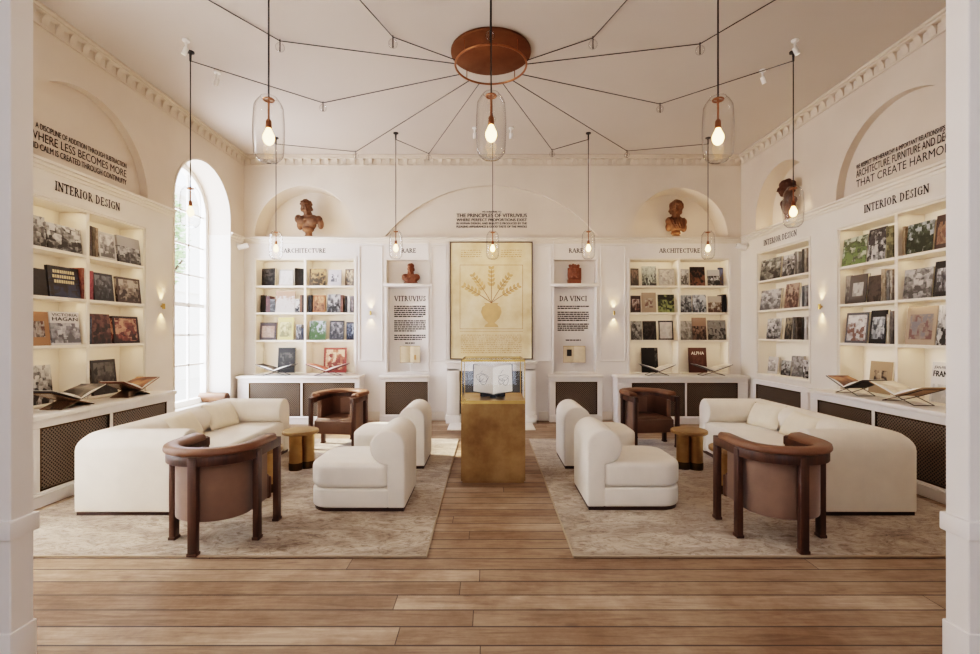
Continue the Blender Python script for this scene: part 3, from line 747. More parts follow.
shelf_books(BACK, ZSH+(ZS+.012,), {
 (1, 'left'): [(259, 275, 268, 'A18', 'black hardback with grey band', '16130f', '16130f', '3a3733', '575049', FULL), (279, 293, 269.5, 'F', 'white book with pale columns', 'c9c6c0', 'd9d6d0', 'f2f0ec', 'e2dfda', INS), (295.8, 303.5, 268, 'A-40', 'black narrow angled hardback', '15110f', '17130f', '1f1a17', '2a2420', FULL)],
 (2, 'left'): [(258.5, 266, 295, 'A20', 'black angled hardback', '130f0e', '130f0e', '1d1715', '2a2421', FULL), (266, 270, 296, 'S', 'dark red spine', '5d2320', '5d2320', '6d2e28', '7a332c', FULL), (270, 275, 299, 'S', 'charcoal mottled spine', '3a3a3c', '2a2a2c', '55575a', '76787c', FULL), (275, 294.5, 291, 'F', 'pale map cover with tan top', 'b98f72', 'd8cfc8', 'e6dfda', 'b98f72', (0, 0, 1, .78)), (295.2, 299.4, 299, 'S', 'short white and black book', 'e8e4de', '2d2c2e', 'e8e4de', 'd8d4cc', FULL), (300, 301.8, 295, 'S', 'tan brown thin spine', '8a5534', '8a5534', '9a6442', 'a8724e', FULL), (302, 303.6, 295, 'S', 'black thin spine', '1d1512', '1d1512', '2a1e18', '33261e', FULL)],
 (3, 'left'): [(259.5, 276, 322.5, 'F', 'dark brown cover with beige picture', '3e2318', 'a98468', 'c9a78a', 'a87a5c', FR1), (277.5, 293, 317.5, 'F', 'yellow cover with dome drawing', 'd8c66e', '8f8648', 'cdbd70', 'e6d88e', FR1), (296, 298.2, 324.5, 'S', 'grey patterned spine', '8a888a', '4a4a50', '9a989a', 'c8c6c4', FULL), (298.4, 301, 324.5, 'S', 'dark grey patterned spine', '5a5a60', '3a3a40', '7a787a', 'b8b6b4', FULL), (301.2, 303.4, 328, 'S', 'short navy spine', '1b2336', '1b2336', '252d42', '303a52', FULL)],
 (1, 'right'): [(309, 325.5, 268.5, 'F', 'golden brown interior photograph cover', '4a3520', '2e2214', '94703c', 'c09a58', (.1, 0, 1, 1)), (328, 341, 269.5, 'F', 'white cover with small grey pictures', 'd9d6dc', '6f6f7a', 'd9d6dc', 'e6e4ea', FR2), (344, 353.6, 268.5, 'A15', 'brown room photograph cover', '5a4226', '3a2a18', '9a7a4a', 'c4a672', INS)],
 (2, 'right'): [(308.4, 311.6, 295, 'S', 'black thick spine', '131110', '131110', '201c1a', '2a2624', FULL), (312.8, 324.8, 295, 'F', 'orange cover with archway', 'b06a38', '6a3a1e', 'b4703e', 'd09458', INS), (326.8, 340, 294, 'F', 'grey cover with white label', '6a6a6c', '2e2e30', '8a8a8c', 'c8c8c8', FULL), (340.4, 342.8, 295, 'S', 'red brown spine', '7a4030', '7a4030', '8a5040', '9a6050', FULL), (345, 347, 296, 'S', 'charcoal spine', '2a282a', '2a282a', '3a383a', '4a484a', FULL), (347.4, 350, 296, 'S', 'white spine', 'e4e0da', 'c8c4be', 'e4e0da', 'f0ece6', FULL), (350.6, 353.4, 296, 'S', 'mauve grey spine', '8c7f84', '6a6064', '8c7f84', 'a89ca0', FULL)],
 (3, 'right'): [(309, 325.5, 320.8, 'F', 'green garden landscape cover', '3a4a3a', '3f6a2c', '5f7f50', 'c3d0e2', FULL), (329.3, 343.6, 320.6, 'F', 'slate grey building cover', '4a4a50', '3a3a42', '6a6a70', 'a4a4aa', INS), (346.4, 353.4, 322, 'A-25', 'blue sky photograph cover', '2c3a58', '2c3448', '6a84b0', 'b4c4dc', INS)],
 (4, 'left'): [(277.4, 294.6, 347.7, 'F', 'black cover with faint grey figure', '1a1816', '1a1816', '35322e', '6a665e', FR1)],
 (4, 'right'): [(323.4, 346, 347, 'F', 'red and orange hall cover', 'a03428', '8a2018', 'd07848', 'f0c89a', INS)],
}, 'bookcase beside the window', G1)
G2 = 'coffee-table books on the back right bookcase'
shelf_books(BACK, ZSH+(ZS+.012,), {
 (1, 'left'): [(631.5, 640, 268, 'A-15', 'dark brown photograph cover', '3a2c24', '2a1f18', '5e4636', '8a6a52', INS), (642.4, 656.6, 266, 'F', 'pale green cover with black trees', 'c4ccb8', '1a1814', 'c0c8b4', 'dae0d0', FULL), (659.4, 675, 268.5, 'F', 'grey beige relief cover', 'b8b0a2', '9a9284', 'c8c0b2', 'd8d0c2', INS)],
 (2, 'left'): [(631.5, 641.8, 295.4, 'A-10', 'dark cover with red figure', '3a2a26', '2a1e1c', '8a5a50', 'd8c8bc', FR1), (642.4, 656.4, 292.4, 'F', 'tan cover with framed red drawing', 'b49c80', '7a4a3c', 'c8b496', 'd8c8ac', FR2), (658.6, 674.6, 294.4, 'F', 'dark green garden night cover', '1f241a', '9aa24a', '2e3a22', '1a1c16', FULL)],
 (3, 'left'): [(631.5, 642.4, 321, 'F', 'grey photograph cover', '7a766e', '4a4842', '9a968e', 'b8b4aa', FULL), (643.4, 656.6, 321, 'F', 'black cover with white figure', '171210', '171210', '4a4440', '171210', FULL), (659, 673.6, 320.6, 'F', 'cream cover with dark frame', '3a3632', 'd8cabc', 'f0e8dc', 'e8dccc', INS)],
 (1, 'right'): [(681, 690.6, 268.6, 'A-12', 'white and grey collage cover', 'cfcac6', '6a6864', 'c8c4c0', 'e8e6e2', INS), (690.8, 705.4, 266.6, 'F', 'black cover with white lamps', '14100e', '8a5430', '1a1614', '14100e', FULL), (708.4, 720, 269.6, 'F', 'white cover with dark house', 'd4d4d2', '3a3834', '8a8a84', 'e8e8e6', LOW), (720.4, 725.6, 267.2, 'A-30', 'blue and yellow narrow cover', '2c3658', '8a6a30', '4a5a8a', '7a8ab8', INS)],
 (2, 'right'): [(681, 692, 295, 'F', 'blue grey stone cover', '5a626a', '3a4048', '8a949c', 'c0c8cc', FULL), (693.2, 706.6, 294.6, 'F', 'pale blue sculpture cover', 'b4bcc4', '4a525c', 'b8c0c8', 'd4dce2', FULL), (709, 722, 296, 'F', 'beige cover with brown house', 'd0c2b0', '6a4e38', 'a08468', 'e0d6c8', LOW), (722.6, 726.2, 294.4, 'S', 'black thick spine', '100d0c', '100d0c', '1a1614', '241e1c', FULL)],
 (3, 'right'): [(681.4, 692.4, 320.8, 'F', 'grey beige curved form cover', '9a9284', '7a7266', 'b4ac9e', 'c8c0b2', FULL), (693, 706.8, 317.6, 'F', 'tan cover with dark lower pictures', 'a8846a', '3a2c24', '8a6a54', 'a8846a', LOW), (708.6, 726.2, 320.2, 'F', 'grey cover with dark corners', '6a6660', '3a3834', 'a8a49c', '8a867e', FULL)],
 (4, 'left'): [(642.2, 658.4, 347.7, 'F', 'black cover with grey spine column', '121110', '121110', '181716', '5a5854', (.8, 0, 1, 1))],
 (4, 'right'): [(689.5, 707.2, 347.5, 'F', 'brown cover with pale lettering', '5a3020', '5a3020', '7a4a34', '5a3020', FR2, [('ALPHA', .72, .13, .72, .01, WHT)])],
}, 'back right bookcase', G2)
G3 = 'interior design books on the left wall bookcase'
shelf_books(LEFT, ZSH+(ZS+.012,), {
 (1, 'left'): [(27, 47.3, 215, 'F', 'grey interior photograph cover', '6a6660', '2a2826', '8a8680', 'd0ccc4', FULL), (48.6, 82.6, 226, 'F', 'wide black and white room cover', '3a3836', '2a2826', '9a9890', 'e4e2dc', FULL)],
 (1, 'right'): [(90.2, 92.4, 226, 'S', 'brown spine', '4a3020', '4a3020', '5a4030', '6a5040', FULL), (93, 95.4, 227, 'S', 'olive brown spine', '6a5638', '5a4628', '7a6648', '8a7658', FULL), (96, 98.4, 228, 'S', 'tan thin spine', 'a88c6c', '8a6e50', 'a88c6c', 'c0a486', FULL), (100, 117, 233, 'F', 'white cover with grey sketch', 'd8d4cc', '6a6660', 'cac6be', 'ece8e2', INS), (119.2, 141.4, 237.6, 'F', 'grey magazine cover', 'b8b4b0', '2e2c2a', '8a8884', 'd4d2ce', LOW)],
 (2, 'left'): [(27, 48, 268, 'F', 'black cover with white edge', '191412', '191412', '2a2220', '191412', FULL), (50, 81, 267, 'F', 'wide dark cover with pale lettering', '1c1a1e', '2a3a5a', '2a2424', '1a1618', FULL, [('*', .7, .1, .78, 0, CRM), ('*', .74, .1, .62, 0, CRM), ('*', .66, .1, .46, 0, CRM)]), (81.8, 84.6, 268, 'S', 'rust red spine', '8a3a24', '7a3020', '9a4a30', 'a85a3c', FULL)],
 (2, 'right'): [(89.6, 93.6, 271, 'S', 'bright red spine', 'a81f30', '98182a', 'b02838', 'c03848', FULL), (95, 114.6, 273.4, 'F', 'dark slate portrait cover', '26282c', '1a1c20', '44464c', '7a7c82', INS), (118.4, 141.6, 278, 'F', 'brown living room cover', '4a3628', '3a2a20', '9a8470', 'c8b8a4', INS)],
 (3, 'left'): [(27, 51, 311.4, 'F', 'orange tan cover with framed picture', 'b07a44', '5a4a40', 'c8b8a8', '6a3a24', FR2), (52.4, 81.6, 312, 'F', 'white cover with bold black lettering', 'e9e6e4', '6a6a72', 'b4b4bc', 'e0e0e4', (0, .06, 1, .66), [('VICTORIA', .86, .085, .87, .02, BLK), ('HAGAN', .86, .11, .73, .045, BLK)])],
 (3, 'right'): [(89.6, 92, 316.4, 'S', 'slate blue spine', '3a4658', '2e3a4a', '4a566a', '5a667a', FULL), (92.2, 112, 314, 'F', 'dark red brown textured cover', '2e1812', '24120e', '5a2c20', '7a4a38', FULL), (114.6, 140, 316.4, 'F', 'dark cover with glowing red room', '201210', '3a1410', '9a3a24', 'e0a070', INS)],
 (4, 'left'): [(27, 54, 365.4, 'F', 'black and white patterned cover', '2a2624', '1a1816', 'a8a49e', 'e0dcd6', FULL)],
 (4, 'right'): [(94, 118, 359.6, 'F', 'dark grey portrait cover', '2a2826', '1e1c1a', '4a4642', '6a665e', INS)],
}, 'left wall bookcase', G3)
G4 = 'interior design books on the near right bookcase'
shelf_books(RIGHT, ZSH+(ZS+.012,), {
 (1, 'left'): [(841.5, 865.4, 237, 'F', 'green tree and lawn cover', '4a5a2c', '6a8a34', '3f4a22', 'c8d0b8', FULL), (866.4, 884.4, 228, 'F', 'black cover with white bands', '1a181a', 'd8d6d2', '1a181a', '4a484a', FULL), (886, 892.6, 226, 'S', 'olive patterned thick book', '6a6438', '4a4a28', '7a7444', '9a945c', FULL)],
 (1, 'right'): [(902.4, 905, 226.6, 'S', 'tan spine', 'a88a64', '98784f', 'a88a64', 'b89a74', FULL), (905.4, 932, 222.4, 'F', 'dark green house and garden cover', '3a4634', '2a3420', '4a5a3a', 'c0c8cc', FULL), (934, 951, 214, 'F', 'brown framed portrait cover', '4e3a30', '8a5434', 'c08a5c', '4a3a34', FR1)],
 (2, 'left'): [(841.5, 847.6, 275.4, 'A-10', 'grey brown mottled book', '8a7e70', '6a5e50', '9a8e80', 'aca092', FULL), (848, 865.4, 274.6, 'F', 'grey cover with white picture square', '5a504a', 'a8a098', 'e4e0da', 'c8c2ba', FR2), (866.4, 880.2, 275.4, 'F', 'dark brown cover with faint picture', '3e302a', '2e221e', '5e4e44', '4a3c34', FULL), (881, 885.4, 269, 'S', 'tan tall spine', 'a89272', '8a7656', 'a89272', 'c0aa8a', FULL), (886.2, 888.8, 270, 'S', 'grey spine', '8a8680', '6a6660', '8a8680', 'a8a49e', FULL), (889.6, 892.4, 270, 'S', 'mottled beige spine', 'b8a894', '8a7a68', 'b8a894', 'd0c2b0', FULL)],
 (2, 'right'): [(902.4, 931, 268.4, 'F', 'wide grey sculpture cover', 'a8a4a0', '5a5652', 'a8a49e', 'd4d0ca', FULL), (932.4, 951, 260.6, 'F', 'black cover with white room picture', '17161a', '3a3a3e', '9a9a9c', 'e8e8e8', FR1)],
 (3, 'left'): [(844.4, 866.4, 312.6, 'F', 'white grey-framed cover with reddish car', '5a5a60', '8a5a48', 'd8d4d0', 'ecebe8', INS), (868.4, 885, 310.2, 'F', 'black cover with white room picture', '121216', '3a3e44', 'a8b0b4', 'e0e4e6', FR1), (886.4, 889, 314.2, 'S', 'cream thick spine', 'd8ccb0', 'c8bca0', 'd8ccb0', 'e4dac2', FULL), (890, 892.6, 311, 'S', 'grey brown spine', '7a7068', '5a5048', '7a7068', '968c84', FULL)],
 (3, 'right'): [(904.4, 934.6, 306.4, 'F', 'tan cover with painted collage', 'c0a486', '8a5a54', 'b8a08c', '8a8488', FR1), (935.4, 951, 305, 'F', 'white cover with black brushstrokes', 'e8e4de', '2a2826', 'e8e4de', 'e8e4de', FULL)],
 (4, 'left'): [(868, 890, 361.5, 'F', 'tan cover with dark square', 'b89c78', '3a2a20', 'a88c68', 'c8ac88', FR2)],
 (4, 'right'): [(929, 951, 362.4, 'F', 'white cover with heavy black lettering', 'ece8e2', 'd0ccc6', 'e0dcd6', 'ece8e2', (.1, .0, .95, .45), [('JEAN-MICHEL', .8, .07, .84, .02, BLK), ('FRANK', .84, .15, .64, .05, BLK)])],
}, 'near right bookcase', G4)
G5 = 'books on the narrow right bookcase'
shelf_books(RIGHT, (1.36, 1.80, 2.25, .832), {
 (1, ''): [(759.4, 779.6, 258.6, 'F', 'wide grey cover with dark interior', '6a6a5e', '2e2e26', '8a8a7c', 'c8c8be', FULL), (781.6, 793.6, 254.6, 'F', 'black and white portrait cover', 'b8b4ae', '2a2826', '9a968e', 'e4e2de', FULL), (794.4, 796, 251.6, 'S', 'grey spine', '8a8680', '6a6660', '8a8680', 'a8a49e', FULL), (796.6, 798.2, 251.4, 'S', 'pale grey spine', 'b4b0aa', '9a968e', 'b4b0aa', 'cac6c0', FULL), (801.6, 803.4, 249, 'S', 'charcoal spine', '4a4642', '3a3632', '4a4642', '5a5652', FULL), (804.2, 806.4, 248, 'S', 'beige spine', 'a89c8c', '8a7e70', 'a89c8c', 'c0b4a4', FULL)],
 (2, ''): [(759.4, 779.6, 289.6, 'F', 'white and grey tower cover', 'bcb8b4', '6a6662', 'b8b4b0', 'dcdad6', FULL), (784, 797.4, 283.4, 'F', 'brown mosaic cover', '8a6450', '5a3a2c', '9a7460', 'c8a88e', FULL), (801.6, 803.4, 286, 'S', 'slate spine', '6a6a6e', '5a5a5e', '6a6a6e', '7a7a7e', FULL), (804.2, 806.4, 285, 'S', 'light grey spine', 'a8a6a4', '8a8886', 'a8a6a4', 'c0bebc', FULL)],
 (3, ''): [(766, 780, 318.6, 'F', 'white cover with dark church', 'dcd8d2', '2e2c2a', 'b8b4ae', 'e8e6e2', FULL), (784, 791, 317.6, 'F', 'black and tan narrow cover', '26221c', '1e1a16', '6a5e48', 'a89878', FULL), (792.4, 794, 317, 'S', 'grey spine', '7a7670', '6a6660', '7a7670', '8a8680', FULL), (795, 797, 317, 'S', 'brown grey spine', '6a5e54', '5a4e44', '6a5e54', '7a6e64', FULL), (801.6, 803.4, 317, 'S', 'black spine', '1c1a18', '1c1a18', '26241f', '302e28', FULL), (804.2, 806.4, 316.6, 'S', 'white spine', 'dcd8d2', 'c8c4be', 'dcd8d2', 'e8e6e2', FULL)],
 (4, ''): [(761, 777, 356.4, 'F', 'white framed drawing cover', 'd8d4d0', '8a8680', 'c4c0ba', 'e8e6e2', FR1), (780.4, 790, 360.6, 'F', 'small black and white photograph cover', '5a5856', '2a2826', '8a8884', 'd0ceca', FULL), (790.6, 798.4, 356, 'A-20', 'grey beige taller cover', '9a9288', '6a6258', '9a9288', 'b8b0a6', FULL), (803, 806.8, 360, 'S', 'black and white patterned spine', '3a3836', '1a1816', '9a9894', 'e0dedc', FULL)],
}, 'narrow right bookcase', G5)

# ------------------------------------------------------------------ open books on folding cross stands
def open_book(loc, rz, hw, slope, L, cov, pagem, label, z0=.07, pic=None, tilt=0):
    o_ = empty('open_book', loc, rz, label, 'open book', 'open books on stands'); o_.rotation_euler = (tilt, 0, rz)
    bm = nb(); bmp = nb(); t = .006
    for s in (-1, 1):
        pts = [(0, z0), (s*hw, z0+hw*slope), (s*hw, z0+hw*slope+t), (0, z0+t)]
        prism(bm, pts, -L/2, L/2, 'xz')
        n = 8; up = [(s*hw*.965*i/n, z0+t+hw*.965*i/n*slope+.006+.022*math.sin(PI*min(1, i/n*1.0+.12))*(1-.55*i/n)) for i in range(n+1)]
        prism(bmp, up+[(s*hw*.965, z0+t+hw*.965*slope), (0, z0+t)], -L/2+.008, L/2-.008, 'xz')
    obj('cover', bm, cov, o_); pg = obj('pages', bmp, pagem, o_, ang=50)
    pg.data.materials.append(M['paperw'])
    for p_ in pg.data.polygons:
        if abs(p_.normal.y) > .9 or abs(p_.normal.x) > .8: p_.material_index = 1
    return o_
def cross_stand(loc, rz, hw, slope, L, mat, label, z0=.065):
    bm = nb(); r = empty('book_stand', loc, rz, label, 'book stand', 'folding cross stands for open books')
    fx = z0/slope
    for s in (-1, 1):
        bm = nb(); x0, x1, = -s*fx, s*hw*.92
        for y in (-L*.36, L*.36): tube(bm, [(x0, y, .004), (0, y, z0-.004), (x1, y, z0+x1*s*slope-.004)], .004, 6)
        tube(bm, [(x0, -L*.36, .004), (x0, L*.36, .004)], .004, 6)
        tube(bm, [(x1, -L*.36, z0+hw*.92*slope-.004), (x1, L*.36, z0+hw*.92*slope-.004)], .004, 6)
        if mat is M['acrylic']: prism(bm, [(x0, .004), (x1, z0+x1*s*slope-.004), (x1, z0+x1*s*slope-.008), (x0, .0)], -L*.36, L*.36, 'xz')
        obj('stand_leg', bm, mat, r)
    return r
def photo_page(c1, c2, c3, seed):
    k = NT('printed_pages'); b = k.bsdf(Roughness=.5); tc = k.n('ShaderNodeTexCoord')
    n = k.n('ShaderNodeTexNoise', _noise_dimensions='4D', W=seed, Scale=7., Detail=4.); k.l(tc, 3, n, 'Vector')
    r = k.ramp([(.35, lin(c1)), (.5, lin(c2)), (.68, lin(c3))]); k.l(n, 0, r, 0); k.l(r, 0, b, 'Base Color'); return k.m
pp_dark = photo_page('1e1a18', '4a423c', '8a7e72', 2.); pp_pale = photo_page('b8aa98', 'e0d6c8', 'f0eae0', 5.); pp_red = photo_page('7a2420', 'c06a50', 'e8d0c0', 8.); pp_brown = photo_page('4a2a1c', '8a5a3c', 'c89a70', 11.)
cv_dark = plain('folio_cover_dark', '24201e', .5); cv_tan = plain('folio_cover_tan', 'b09270', .6); cv_brn = plain('folio_cover_brown', '7a4a30', .5); cv_red = plain('folio_cover_red', '8a2430', .5); cv_grey = plain('folio_cover_grey', '4a4a4e', .5)
ST = M['acrylic']; SW = plain('grey_wire', '4a4444', .4, .6)
OB = [  # frame, u, top z, half width, slope, length, cover, pages, stand material, label
 (LEFT, 4.44, .765, .30, .36, .26, cv_dark, pp_dark, ST, 'on the left ledge, nearest the camera', 'open dark picture book'),
 (LEFT, 5.22, .765, .27, .40, .26, cv_brn, pp_brown, ST, 'on the left ledge, nearer the window', 'open brown picture book'),
 (RIGHT, -5.28, .775, .27, .40, .26, cv_dark, pp_brown, SW, 'on the right ledge, farther from the camera', 'open dark and russet picture book'),
 (RIGHT, -4.62, .775, .30, .36, .26, cv_tan, pp_pale, SW, 'on the right ledge, nearest the camera', 'open tan and cream book'),
 (BACK, ux(277, 7.8), .765, .29, .36, .26, cv_grey, pp_dark, SW, 'on the back ledge, nearest the window', 'open grey picture book'),
 (BACK, ux(328, 7.8), .765, .32, .36, .26, cv_red, pp_red, SW, 'on the back ledge before the red hall book', 'open book with red pictures'),
 (BACK, ux(656.7, 7.8), .765, .26, .40, .26, cv_grey, pp_pale, SW, 'on the back ledge before the black book', 'open pale grey book'),
 (BACK, ux(711, 7.8), .765, .29, .36, .26, cv_grey, pp_pale, SW, 'on the back ledge nearest the right corner', 'open white and grey book'),
]
for fr, u, z, hw, sl, L, cv, pg, sm, where, lb in OB:
    p = fpos(fr, u, -.155, z)
    cross_stand(p, fr[1], hw, sl, L, sm, ('smoked' if sm is ST else 'thin grey wire') + ' cross stand ' + where)
    open_book(p, fr[1], hw, sl, L, cv, pg, lb + ' ' + where)
# small open books mounted in the two text niches
for n, hw, lb, dk in ((NL, .17, 'small open book with blank cream pages in the niche left of the artwork', 0), (NR, .185, 'small open book with a dark portrait plate in the niche right of the artwork', 1)):
    o_ = framed('open_book', BACK, n-.0+(.02 if not dk else 0), .03, .935, lb, 'open book')
    bm = nb(); bmp = nb()
    for s in (-1, 1):
        prism(bm, [(0, .06), (s*hw, .03), (s*hw, .024), (0, .054)], .02, .30)
        n_ = 6; up = [(s*hw*.96*i/n_, .05-.028*i/n_-.014*math.sin(PI*min(1, i/n_+.15))) for i in range(n_+1)]
        prism(bmp, up+[(s*hw*.96, .0285), (0, .056)], .03, .29)
    obj('cover', bm, cv_tan, o_); obj('pages', bmp, M['parch'], o_)
    bm = nb()
    if dk: prism(bm, [(-.125, .015), (-.045, .022), (-.045, .025), (-.125, .018)], .13, .24); obj('portrait_plate', bm, M['hearthdark'], o_)
    else: prism(bm, [(.07, .017), (.10, .0145), (.10, .018), (.07, .0205)], .07, .15); obj('small_engraving', bm, sepl, o_)
    bm = nb(); prism(bm, [(-.05, .0), (.05, .0), (.05, .07), (-.05, .07)], .0, .02); tube(bm, [(0, .07, .01), (0, .07, .2)], .006, 6)
    box(bm, -.004, .004, .04, .07, -.135, .0); box(bm, -.06, .06, .01, .09, -.135, -.128)
    obj('easel', bm, M['white'], o_)

# ------------------------------------------------------------------ busts
def remeshed(bm, vox, smooth=3):
    me = bpy.data.meshes.new('b'); bm.to_mesh(me); bm.free(); o = bpy.data.objects.new('b', me); COL.objects.link(o)
    m = o.modifiers.new('r', 'REMESH'); m.mode = 'VOXEL'; m.voxel_size = vox
    s = o.modifiers.new('s', 'SMOOTH'); s.iterations = smooth; s.factor = .5
    dg = bpy.context.evaluated_depsgraph_get(); dg.update(); r = bpy.data.meshes.new_from_object(o.evaluated_get(dg)); bpy.data.objects.remove(o); bpy.data.meshes.remove(me)
    return r
def head(bm, c, s, yaw, tilt, curls, seed, beard=False, cap=None):
    """head of height ~2s about c, face toward -y before the yaw"""
    R = Matrix.Translation(c) @ Matrix.Rotation(yaw, 4, 'Z') @ Matrix.Rotation(tilt, 4, 'Y') @ Matrix.Scale(s, 4)
    def b(p, r, sub=2):
        rr = r if isinstance(r, tuple) else (r,)*3
        bmesh.ops.create_icosphere(bm, subdivisions=sub, radius=1, matrix=R @ Matrix.Translation(p) @ Matrix.Diagonal((*rr, 1)))
    b((0, .08, .25), (.62, .74, .72), 3); b((0, -.22, -.2), (.5, .5, .66), 3); b((0, -.42, -.62), (.27, .25, .24)); b((0, -.2, -.45), (.42, .42, .38))
    b((0, -.78, -.05), (.10, .16, .28)); b((0, -.86, -.18), (.13, .14, .10)); b((0, -.66, .2), (.42, .12, .10))
    for q in (-1, 1):
        b((q*.24, -.66, .05), (.10, .07, .06)); b((q*.3, -.55, -.22), (.2, .16, .2)); b((q*.6, .02, -.02), (.1, .18, .24))
    b((0, -.68, -.4), (.2, .1, .055)); b((0, -.67, -.48), (.16, .09, .05))
    rnd = random.Random(seed)
    for i in range(curls):
        a = rnd.uniform(0, 2*PI); e = rnd.uniform(.05, 1.3)
        x, y, z = math.cos(a)*math.cos(e)*.66, math.sin(a)*math.cos(e)*.76+.08, math.sin(e)*.74+.24
        if y < -.35 and z < .45: continue
        b((x, y, z), rnd.uniform(.12, .2))
    for i in range(curls//3):
        a = rnd.uniform(-.2, PI+.2); b((math.cos(a)*.6, math.sin(a)*.62+.12, rnd.uniform(-.35, .3)), rnd.uniform(.13, .2))
    if beard:
        for i in range(34):
            a = rnd.uniform(-PI*.95, -PI*.05); b((math.cos(a)*.42, math.sin(a)*.5-.15, rnd.uniform(-1.0, -.4)), rnd.uniform(.1, .17))
def bust(fr, u, d, z, hgt, mat, label, kind):
    bm = nb(); s = hgt/.63
    def b(p, r, sub=3, rot=None): ball(bm, [v*s for v in p], tuple(v*s for v in r), sub, rot)
    if kind == 'athlete':                                            # bare chest, one arm stump out, head turned down
        b((0, .0, .24), (.13, .085, .13)); b((-.085, -.045, .27), (.09, .06, .07)); b((.075, -.045, .265), (.09, .06, .07))
        b((-.17, .0, .315), (.06, .065, .075)); b((.165, .0, .30), (.065, .065, .07)); b((.205, -.015, .225), (.05, .055, .085)); b((-.145, 0, .22), (.05, .055, .09))
        b((0, .01, .345), (.15, .06, .05)); b((0, -.02, .14), (.10, .07, .06)); b((-.012, 0, .38), (.07, .07, .09))
        head(bm, Vector((-.03, -.02, .485))*s, .138*s, .25, -.14, 46, 3)
        lathe(bm, [(.07*s, 0), (.075*s, .02*s), (.055*s, .05*s), (.055*s, .13*s)], 20)
    elif kind == 'curly':                                            # draped squared-off torso
        b((0, 0, .22), (.15, .085, .12)); b((-.11, .0, .29), (.065, .07, .07)); b((.12, .0, .27), (.07, .07, .075)); b((0, -.04, .25), (.11, .06, .09))
        b((-.12, 0, .19), (.055, .06, .08)); b((.135, 0, .18), (.05, .06, .08)); b((0, .01, .335), (.11, .055, .05)); b((.0, 0, .37), (.068, .068, .09))
        for i in range(6): tube(bm, [((-.14+.05*i)*s, -.075*s, .33*s), ((-.10+.045*i)*s, -.10*s, .22*s), ((-.02+.03*i)*s, -.085*s, .12*s)], .012*s, 6)
        head(bm, Vector((-.01, -.02, .485))*s, .15*s, -.3, .2, 96, 5)
        lathe(bm, [(.085*s, 0), (.085*s, .025*s), (.06*s, .04*s), (.06*s, .06*s), (.085*s, .075*s), (.06*s, .12*s)], 20)
    elif kind == 'slim':
        b((0, 0, .23), (.11, .08, .13)); b((-.1, 0, .30), (.05, .06, .06)); b((.1, 0, .30), (.05, .06, .06)); b((0, .0, .345), (.09, .055, .05)); b((0, 0, .38), (.06, .06, .09)); b((0, -.04, .25), (.09, .05, .09))
        head(bm, Vector((0, -.03, .49))*s, .13*s, -.35, .05, 70, 8)
        lathe(bm, [(.08*s, 0), (.085*s, .02*s), (.05*s, .045*s), (.05*s, .14*s)], 20)
    elif kind == 'wide':                                             # cloaked shoulders, close cap
        b((0, 0, .17), (.24, .13, .15)); b((-.16, 0, .2), (.12, .11, .11)); b((.16, 0, .2), (.12, .11, .11)); b((0, -.05, .2), (.15, .09, .12)); b((0, 0, .32), (.10, .10, .1))
        for i in range(7): tube(bm, [((-.2+.06*i)*s, -.11*s, .26*s), ((-.12+.045*i)*s, -.15*s, .14*s), ((-.05+.03*i)*s, -.13*s, .04*s)], .014*s, 6)
        head(bm, Vector((0, -.03, .46))*s, .155*s, -.1, 0, 20, 11, True); b((0, .0, .555), (.105, .12, .075))
        box(bm, -.2*s, .2*s, -.1*s, .1*s, 0, .06*s)
    else:                                                            # block-like head with long locks
        b((0, 0, .2), (.17, .12, .2)); b((-.12, 0, .3), (.09, .1, .22)); b((.12, 0, .3), (.09, .1, .22)); box(bm, -.2*s, .2*s, -.11*s, .11*s, 0, .14*s)
        for q in (-1, 1):
            for i in range(5): tube(bm, [(q*(.08+.03*i)*s, -.09*s+.01*i*s, .5*s), (q*(.1+.025*i)*s, -.11*s+.012*i*s, .3*s), (q*(.11+.02*i)*s, -.1*s, .12*s)], .017*s, 6)
        head(bm, Vector((0, -.04, .40))*s, .21*s, .05, 0, 40, 14, True)
        b((-.13, 0, .57), (.05, .06, .05), 2); b((.13, 0, .57), (.05, .06, .05), 2)
    me = remeshed(bm, .0075*max(.5, s), 2)
    o = obj('bust', me, mat, None, fpos(fr, u, d, z), (0, 0, fr[1]), 60)
    return tag(o, label, 'bust')
bust(BACK, ux(308.5, 8.1), .16, 3.055, .64, M['terracotta'], 'brown bare-chested bust in the arched niche beside the window', 'athlete')
bust(BACK, ux(676, 8.1), .16, 3.055, .62, M['terra2'], 'ochre draped bust in the arched niche nearest the right corner', 'curly')
bust(RIGHT, -6.9, .13, 3.04, .62, M['terra3'], 'dark brown slender bust in the arched niche of the right wall', 'slim')
bust(BACK, ux(410.5, 8.0), .075, 2.27, .345, M['terra4'], 'small reddish cloaked bust on the shelf left of the artwork', 'wide')
bust(BACK, ux(574.4, 8.0), .075, 2.27, .335, M['terra4'], 'small reddish long-haired bust on the shelf right of the artwork', 'lion')

for fr, u, d in ((BACK, -3.03, .02), (BACK, 3.17, .02), (RIGHT, NB, .02)):
    area('niche_lamp', fpos(fr, u, d, 3.075), (PI-.55, 0, fr[1]), 1.2, .03, 1.7, 'ffe4c4')
